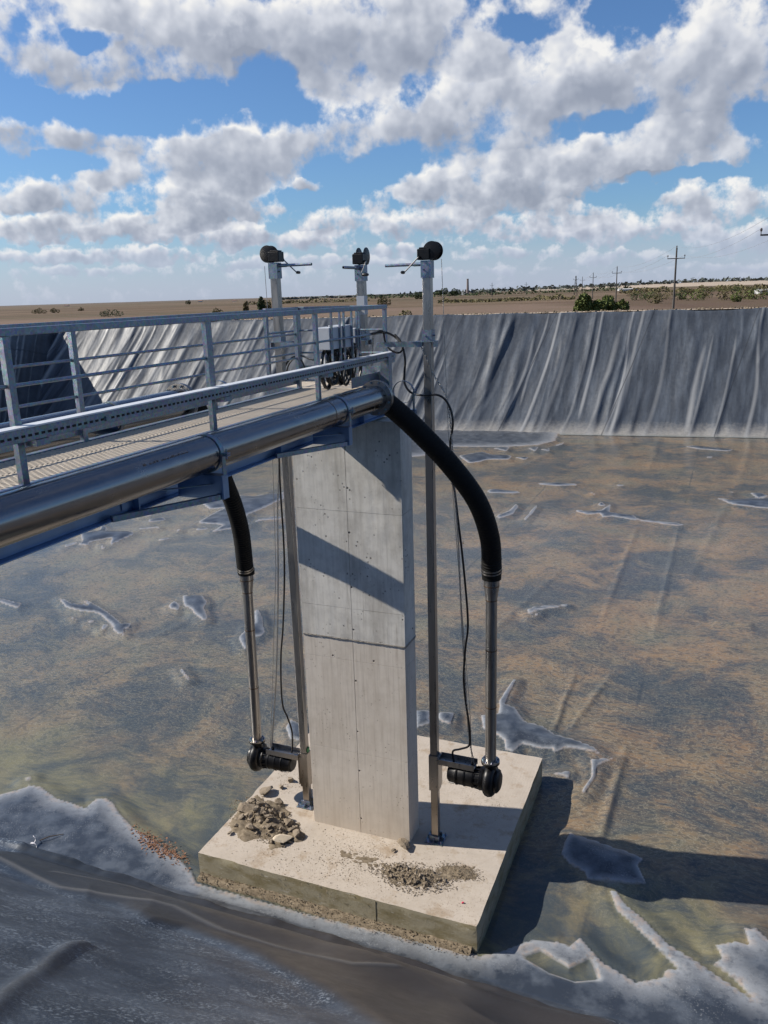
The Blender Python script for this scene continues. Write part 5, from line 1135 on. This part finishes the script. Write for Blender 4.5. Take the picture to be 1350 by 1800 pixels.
for k in range(800):
    a = rng.uniform(0, 6.28); r = rng.random() ** .6 * (.5 + 1.0 * fbm(np.array([math.cos(a) * 1.6 + 9]), np.array([math.sin(a) * 1.6]), 2, 8)[0]); x = P2b[0] + r * math.cos(a) * .42; y = P2b[1] + r * math.sin(a) * .22; s = rng.uniform(.008, .026); gp.append(((x, y, SLAB + s * .2 + heap_h(x, y, P2b, .36, .2, .05, 0) * rng.random()), s))
for k in range(1300):
    a = rng.uniform(0, 6.28); r = rng.random() ** .7; x = P1[0] + math.cos(ANG1) * r * math.cos(a) * .85 - math.sin(ANG1) * r * math.sin(a) * .45; y = P1[1] + math.sin(ANG1) * r * math.cos(a) * .85 + math.cos(ANG1) * r * math.sin(a) * .45; s = rng.uniform(.010, .040); gp.append(((x, y, SLAB + s * .2 + heap_h(x, y, P1, .80, .42, .18, ANG1) * rng.random()), s))
def spill(u0, u1, v0, v1, n, s0, s1):
    for k in range(n):
        p = onz(rng.triangular(u0, u1), rng.triangular(v0, v1), SLAB)
        if CX0 - .02 < p[0] < CX1 + .02 and CY0 - .02 < p[1] < CY1 + .02: continue
        s = rng.uniform(s0, s1) * rng.random() ** .6; gp.append(((p[0], p[1], SLAB + s * .2), s))
spill(390, 760, 1440, 1590, 1300, .006, .030); spill(560, 700, 1475, 1545, 700, .005, .024); spill(840, 905, 1395, 1440, 420, .005, .022); spill(790, 900, 1380, 1500, 350, .005, .018); spill(480, 530, 1350, 1400, 260, .006, .03); spill(700, 860, 1480, 1600, 500, .005, .02)
scatter('gravel', gp, 'rubble')
def mound(name, c, ax, ay, h, ang, seed):
    u = np.linspace(-1.25, 1.25, 64); U_, V_ = np.meshgrid(u, u); ca, sa = math.cos(ang), math.sin(ang)
    X = c[0] + U_ * ax * ca - V_ * ay * sa; Y = c[1] + U_ * ax * sa + V_ * ay * ca; r = np.hypot(U_, V_) + .9 * (fbm(X * 3.2, Y * 3.2, 4, seed) - .42)
    Z = SLAB - .012 + h * np.clip(1 - r, -.2, 1) * (.5 + fbm(X * 7, Y * 7, 3, seed + 3)) + .03 * (fbm(X * 22, Y * 22, 2, seed + 5) - .5) * (r < 1)
    Z = np.where((X < -7.33) | (Y < 9.46), SLAB - .03, Z); X = np.clip(X, -7.36, 0); Y = np.maximum(Y, 9.44)
    return tag(grid_obj(name, X, Y, np.maximum(Z, SLAB - .03), 'gravel_soil'), kind='stuff')
mound('soil_heap', P2, .62, .30, .085, 0.05, 501); mound('soil_heap', P2b, .42, .24, .05, .2, 511); mound('soil_heap', P1, 1.0, .52, .15, ANG1, 521); mound('soil_heap', onz(620, 1505, SLAB), .9, .2, .018, -.1, 531)
# soil caught between the slab and the liner
sx = np.arange(-7.38, -2.72, .035); tt = np.linspace(0, 1, 12); SX2, T2 = np.meshgrid(sx, tt)
SYs = 9.43 - T2 * (.13 + .09 * fbm(SX2 * 1.3, SX2 * 0, 3, 401)); SZs = .055 * (1 - T2) ** 1.2 * (.5 + fbm(SX2 * 2.2, T2 * 2, 3, 402)) + .05 * (fbm(SX2 * 9, T2 * 6, 3, 403) - .5) + slope_z(SYs) * .9 + .03 - .09 * T2 ** 6
so = grid_obj('soil_strip', SX2[::-1], SYs[::-1], SZs[::-1], 'gravel_soil'); tag(so, kind='stuff')
sp_ = []
for k in range(800):
    x = rng.uniform(-7.38, -2.72); t = rng.random() ** 1.4 * .7; s = rng.uniform(.008, .034); sp_.append(((x, 9.40 - t * .30, .05 * (1 - t) + .035 + float(slope_z(np.array([9.40 - t * .3]))[0])), s))
scatter('soil_crumbs', sp_, 'gravel_soil')
lv = MB(); rl = random.Random(12)
for k in range(420):
    u = rl.triangular(225, 335, 275); v = 1462 + (u - 235) * .52 + rl.gauss(0, 9); p = onz(u, v, .05); a = rl.uniform(0, 6.28); s = rl.uniform(.012, .032); t = rl.uniform(-.5, .5)
    z = float(floor_z(np.array([p[0]]), np.array([p[1]]))[0]); z = max(z, 0) + .012
    c = A3((p[0], p[1], z)); ux = A3((math.cos(a), math.sin(a), t)) * s; uy = A3((-math.sin(a), math.cos(a), rl.uniform(-.5, .5))) * s * .55; lv.add([c - ux, c - uy, c + ux, c + uy], [(0, 1, 2, 3)])
tag(obj('leaf_litter', lv, 'dead_leaves', smooth=False, loc=(0, 0, 0)), kind='stuff')
def on_floor(u, v):
    z = .05
    for _ in range(6): p = onz(u, v, z); z = float(floor_z(np.array([p[0]]), np.array([p[1]]))[0])
    return onz(u, v, z)
a0, a1 = on_floor(64, 1520), on_floor(58, 1478); rb = MB(); prev = None; dr = a1 - a0; L = np.linalg.norm(dr); dr = dr / L; sd_ = unit(np.cross(dr, (0, 0, 1)))
for i in range(61):
    t = i / 60; a = t * 2 * math.pi * 3.2; c = a0 + dr * L * t + sd_ * math.cos(a) * .045 + A3((0, 0, .055 + math.sin(a) * .045)); w = dr * .028
    rb.V += [tuple(c - w), tuple(c + w)]
    if i: rb.F.append((2 * i - 2, 2 * i - 1, 2 * i + 1, 2 * i))
cs = obj('plastic_curl', rb, 'scrap_white', smooth=True, sharp=180, loc=tuple(a0)); md = cs.modifiers.new('t', 'SOLIDIFY'); md.thickness = .004
tag(cs, 'curled white strip of plastic offcut lying on the dark liner', 'plastic scrap')
b0, b1 = on_floor(70, 1480), on_floor(112, 1467); tw = obj('twig', MB().tube([b0 + A3((0, 0, .03)), b0 * .6 + b1 * .4 + A3((0, 0, .05)), b1 + A3((0, 0, .012))], [.008, .009, .006], 7), 'twig', loc=tuple(b1)); tag(tw, 'short dark twig beside the curled white strip', 'twig')
for (u, v, lab) in ((813, 1588, 'small red plastic scrap on the front right of the slab'),):
    p = onz(u, v, SLAB); q = chunk((p[0], p[1], SLAB + .012), .05, 6); q.name = 'plastic_scrap'; q.data = CH[6].copy(); q.data.materials.clear(); q.data.materials.append(MATS['red_plastic']); tag(q, lab, 'plastic scrap')

# ================================================================== THE LAND BEYOND
cl = []
for k in range(900):
    x = rng.uniform(-46, 9); o_ = rng.uniform(.15, 2.4); y = 62.8 + .115 * x + o_ * 1.0; s = rng.uniform(.06, .30) * rng.random() ** .8 + .04; cl.append(((x, y, 7.54 + s * .12), s))
scatter('dirt_clods', cl, 'gravel_soil')
def gz(x, y): return float(ground_z(np.array([x]), np.array([y]), np.array([max(math.hypot(x, y) - 62, 20.0)]))[0])
def leafcloud(blobs, n, size, seed):
    rs = random.Random(seed); m = MB(); tot = sum(b[1] * b[2] for b in blobs)
    for (c, rx, rz_) in blobs:
        for k in range(int(n * rx * rz_ / tot)):
            d = unit((rs.gauss(0, 1), rs.gauss(0, 1), rs.gauss(0, 1))); r = rs.uniform(.55, 1.0) ** .5 * (1 + .22 * mnoise.noise(Vector(d * 2.2 + A3(c) * .3)))
            p = A3(c) + A3((d[0] * rx, d[1] * rx, d[2] * rz_)) * r; s = size * rs.uniform(.5, 1.3); u = unit((rs.gauss(0, 1), rs.gauss(0, 1), rs.gauss(0, .7))); w = unit(np.cross(u, (rs.gauss(0, 1), rs.gauss(0, 1), rs.gauss(0, 1))))
            m.add([p - u * s, p - w * s * .6, p + u * s, p + w * s * .6], [(0, 1, 2, 3)])
    return m
def shrub(name, label, u, vtop, dist, wpx, material, n, seed, group=None, cat='bush', stem=True, tall=1.0):
    c = atd(u, 520, dist); ctop = atd(u, vtop, dist); x, y = c[0], c[1]; zg = gz(x, y); H = max(ctop[2] - zg, .4); Wd = wpx / FPX * dist * .5
    rs = random.Random(seed); t = thing(name, (x, y, zg), label, cat, group); side = A3((CR[0], CR[1], 0)); bl = []
    k = max(2, int(round(Wd / max(H * .5, .3))) + 1)
    for i in range(k):
        f = (i + .5) / k * 2 - 1; hh = H * (1 - .35 * f * f) * rs.uniform(.75, 1.0) if i != k // 2 else H
        p = A3((x, y, zg)) + side * f * Wd * .75 + A3((rs.uniform(-.3, .3) * Wd, rs.uniform(-.3, .3) * Wd, 0)); rx = max(Wd / k * 1.25, .25)
        z0 = hh * (.5 if cat == 'bush' else .64); bl.append(((p[0], p[1], zg + z0), rx, hh - z0))
        if hh > 2.5 * rx: bl.append(((p[0], p[1], zg + z0 * .6), rx, hh * .3))
    obj('crown', leafcloud(bl, n, max(.10, H * .075), seed), material, t, smooth=False)
    if stem:
        m = MB()
        for i in range(4 if cat == 'bush' else 1): b = bl[i % len(bl)][0]; m.tube([(x + rs.uniform(-.1, .1) * Wd, y, zg - .1), (b[0], b[1], b[2] + .2 * H)], [H * .022, H * .010], 6)
        obj('stem' if cat == 'bush' else 'trunk', m, 'twig', t)
    return t
shrub('leafy_bush', 'large green bush standing behind the liner edge left of the tall pole', 1032, 515, 118, 66, 'bush_leaf', 4600, 1, 'bushes behind the liner edge')
shrub('leafy_bush', 'smaller green bush touching the right side of the large green bush', 1076, 519, 121, 56, 'bush_leaf', 3200, 2, 'bushes behind the liner edge')
SHR = [(672, 521, 300, 24, 'scrub_leaf', 'round bush left of the right mast'), (705, 544, 95, 44, 'scrub_leaf', 'low dry scrub along the liner edge left of the right mast'), (737, 512, 620, 12, 'tree_leaf', 'small dark tree just left of the right mast'),
       (457, 521, 260, 17, 'tree_leaf', 'lone small tree left of the left mast'), (430, 530, 240, 9, 'scrub_leaf', 'tiny bush left of the lone small tree'), (378, 541, 210, 28, 'scrub_leaf', 'low scrub above the middle of the handrail'), (470, 529, 270, 12, 'scrub_leaf', 'tiny scrub right of the lone small tree'),
       (190, 543, 260, 56, 'tree_leaf', 'long low dark hedge above the handrail'), (66, 541, 420, 26, 'scrub_leaf', 'low scrub at the far left of the field'), (92, 541, 430, 16, 'scrub_leaf', 'second low scrub at the far left of the field'), (330, 527, 900, 8, 'tree_leaf', 'tiny dark tree on the left skyline'), (140, 540, 500, 10, 'scrub_leaf', 'tiny scrub left of the long hedge')]
for i, (u, v, d, w, m_, lab) in enumerate(SHR): shrub('field_shrub', lab, u, v, d, w, m_, 700, 20 + i, 'shrubs in the fields')
for i, (u, v, d, w, lab) in enumerate([(776, 506, 700, 20, 'left one of the two round dark trees right of the right mast'), (800, 507, 700, 24, 'right one of the two round dark trees right of the right mast'), (840, 513, 800, 22, 'low dark tree just right of the brick chimney')]):
    shrub('round_tree', lab, u, v, d, w, 'tree_leaf', 700, 60 + i, 'trees near the chimney', 'tree')
rs = random.Random(5); SC_ = []
for k in range(48):
    u = rs.uniform(1118, 1372); d = rs.uniform(190, 520); v = 505 - (u - 1100) * .031 + 1800 / d * rs.uniform(.75, 1.25) + (2 if u < 1200 else 0); SC_.append((u, v, d, rs.uniform(16, 42)))
for k, (u, v, d, w) in enumerate(SC_): shrub('scrub_bush', 'olive scrub bush on the rough ground around the tall utility pole', u, v, d, w, rs.choice(['bush_leaf', 'scrub_leaf', 'scrub_leaf', 'tree_leaf']), 420, 100 + k, 'scrub on the right')
# tree line along the horizon: one far mass
tl = MB(); rs = random.Random(9)
for k in range(2600):
    u = rs.uniform(480, 1420); d = rs.uniform(1300, 2300); c = atd(u, 510, d); zg = gz(c[0], c[1])
    hgt = (2.0 + 7.0 * fbm(np.array([u * .012]), np.array([d * .002]), 3, 7)[0]) * (.45 if u < 700 else 1.0) * rs.uniform(.4, 1.1)
    s = rs.uniform(2.2, 5.0); p = A3((c[0], c[1], zg + hgt * rs.random())); a = unit((rs.gauss(0, 1), rs.gauss(0, 1), rs.gauss(0, .6))); b = unit(np.cross(a, (rs.gauss(0, 1), rs.gauss(0, 1), rs.gauss(0, 1)))); tl.add([p - a * s, p - b * s * .6, p + a * s, p + b * s * .6], [(0, 1, 2, 3)])
tag(obj('tree_line', tl, 'far_leaf', smooth=False, loc=(0, 0, 0)), kind='stuff')
# strips of scrub between the fields
def strip(u0, u1, v, d, hgt, n, seed, m_):
    rs = random.Random(seed); q = MB()
    for k in range(n):
        u = rs.uniform(u0, u1); dd = d * rs.uniform(.95, 1.06); c = atd(u, v, dd); zg = gz(c[0], c[1]); h = hgt * (.3 + 1.1 * vnoise(np.array([u * .06]), np.array([3.0]), seed)[0]) * rs.random(); s = hgt * rs.uniform(.18, .42); p = A3((c[0], c[1], zg + h))
        a = unit((rs.gauss(0, 1), rs.gauss(0, 1), rs.gauss(0, .6))); b = unit(np.cross(a, (rs.gauss(0, 1), rs.gauss(0, 1), rs.gauss(0, 1)))); q.add([p - a * s, p - b * s * .6, p + a * s, p + b * s * .6], [(0, 1, 2, 3)])
    tag(obj('scrub_strip', q, m_, smooth=False, loc=(0, 0, 0)), kind='stuff')
strip(770, 1010, 522, 330, 1.6, 1500, 1, 'scrub_leaf'); strip(430, 650, 525, 620, 2.4, 900, 2, 'scrub_leaf'); strip(640, 1120, 515, 760, 3.0, 1500, 4, 'tree_leaf'); strip(1090, 1380, 512, 480, 2.2, 1500, 5, 'scrub_leaf')
# utility poles
def pole(label, u, vtop, dist, lattice=False, arm=1.2, wood=.14):
    tp = atd(u, vtop, dist); x, y = tp[0], tp[1]; zg = gz(x, y) - .3 if dist > 90 else 7.0; t = thing('utility_pole', (x, y, zg), label, 'utility pole', 'utility poles across the field'); H = tp[2] - zg
    if lattice:
        m = MB()
        for (sx_, sy_) in ((1, 1), (1, -1), (-1, 1), (-1, -1)): m.tube([(x + sx_ * .8, y + sy_ * .8, zg), (x + sx_ * .15, y + sy_ * .15, tp[2])], .09, 5)
        for k in range(7):
            w0 = .8 - .65 * k / 7; w1 = .8 - .65 * (k + 1) / 7; z0 = zg + H * k / 7; z1 = zg + H * (k + 1) / 7; s = 1 if k % 2 else -1
            m.tube([(x - s * w0, y - w0, z0), (x + s * w1, y - w1, z1)], .06, 4); m.tube([(x - s * w0, y + w0, z0), (x + s * w1, y + w1, z1)], .06, 4)
        obj('lattice_frame', m, 'pole_wood', t, smooth=False)
    else: obj('shaft', MB().lathe((x, y, zg), (0, 0, 1), [(0, wood * 1.3), (H * .5, wood), (H - .25, wood * .8)], 12), 'pole_wood', t)
    sd = A3((.98, .20, 0)); za = tp[2] - 1.75; ar = obj('cross_arm', MB().bar(A3((x, y, za)) - sd * arm, A3((x, y, za)) + sd * arm, .11, .12), 'pole_wood', t, smooth=False)
    ends = []
    for f in (-1, 1):
        p = A3((x, y, za + .06)) + sd * arm * .97 * f; obj('insulator', MB().lathe(p, (0, 0, 1), [(0, .03), (.2, .03), (.21, .08), (.35, .09), (.45, .05)], 10), 'insulator', ar, loc=WL[t.name]); ends.append(p + A3((0, 0, .4)))
    p = A3((x, y, tp[2] - .28)); obj('insulator', MB().lathe(p, (0, 0, 1), [(-.2, .09), (0, .09), (.02, .03), (.1, .08), (.24, .09), (.3, .05)], 10), 'insulator', t); ends.append(p + A3((0, 0, .22)))
    return ends
PE = [pole('utility pole cut off by the right edge of the picture', 1371, 368, 70), pole('tallest utility pole on the right, standing just behind the liner', 1190, 432, 130), pole('second tallest utility pole, rising behind the green bush', 1085, 468, 234),
      pole('third utility pole from the right', 1043, 479, 320), pole('fourth utility pole, left of the third one', 1024, 486, 420), pole('lattice pole at the far left of the row of poles', 1012.5, 485, 430, True),
      pole('small far utility pole right of the chimney', 865, 497, 560, arm=1.3, wood=.2), pole('small far utility pole between the chimney and the bush', 925, 496, 640, arm=1.3, wood=.2)]
for i in range(4):
    for j in range(3):
        a, b = PE[i][j], PE[i + 1][j]; pts = [a + (b - a) * t + A3((0, 0, -1.1 * 4 * t * (1 - t))) for t in np.linspace(0, 1, 14)]
        tag(obj('overhead_wire', MB().tube(pts, .011 + .006 * i, 5), 'wire', loc=tuple(pts[0])), ('left', 'right', 'top')[j] + ' overhead wire between ' + ('the pole at the picture edge and the tallest pole', 'the tallest pole and the second tallest pole', 'the second tallest pole and the third pole', 'the third pole and the fourth pole')[i], 'wire', 'overhead wires')
# chimney and far buildings
c = atd(822, 490, 900); zg = gz(c[0], c[1]); t = thing('brick_chimney', (c[0], c[1], zg), 'slim brick chimney standing alone on the horizon', 'chimney')
obj('stack', MB().lathe((c[0], c[1], zg), (0, 0, 1), [(0, 1.5), (c[2] - zg - .6, 1.05), (c[2] - zg - .6, 1.25), (c[2] - zg, 1.25)], 14), 'brick_stack', t)
obj('boiler_shed', MB().bb(c[0] - 9, c[0] - 2.2, c[1] - 3, c[1] + 3, zg, zg + 3.2), 'house_wall', t, smooth=False)
for k, (u, v, d, w, lab) in enumerate([(1103, 511, 700, 30, 'long low white building behind the poles'), (1342, 517, 330, 20, 'small pale shed at the right edge of the fields'), (352, 528, 1500, 6, 'tiny pale farmhouse on the left skyline'), (412, 528, 1400, 7, 'second tiny pale farmhouse on the left skyline'), (118, 541, 1500, 7, 'tiny pale farmhouse at the far left skyline')]):
    c = atd(u, v, d); zg = gz(c[0], c[1]); L = w / FPX * d; h = max(c[2] - zg, 1.6) + (0 if k > 1 else 0); t = thing('farm_building', (c[0], c[1], zg), lab, 'building', 'far buildings'); rz_ = R(YAW)
    obj('wall', MB().box((c[0], c[1], zg + h * .35), (L, 5, h * .7), rz_), 'house_wall', t, smooth=False)
    hw = L / 2 + .2; m = MB(); 
    for (sx_, sy_, z_) in ((-hw, -2.8, .7), (hw, -2.8, .7), (hw, 2.8, .7), (-hw, 2.8, .7), (-hw, 0, 1.05), (hw, 0, 1.05)): m.V.append((c[0] + sx_ * math.cos(rz_) - sy_ * math.sin(rz_), c[1] + sx_ * math.sin(rz_) + sy_ * math.cos(rz_), zg + h * z_ + .01))
    m.F += [(0, 1, 5, 4), (2, 3, 4, 5), (0, 4, 3), (1, 2, 5), (0, 3, 2, 1)]; obj('roof', m, 'house_roof' if k > 1 else 'house_wall', t, smooth=False)
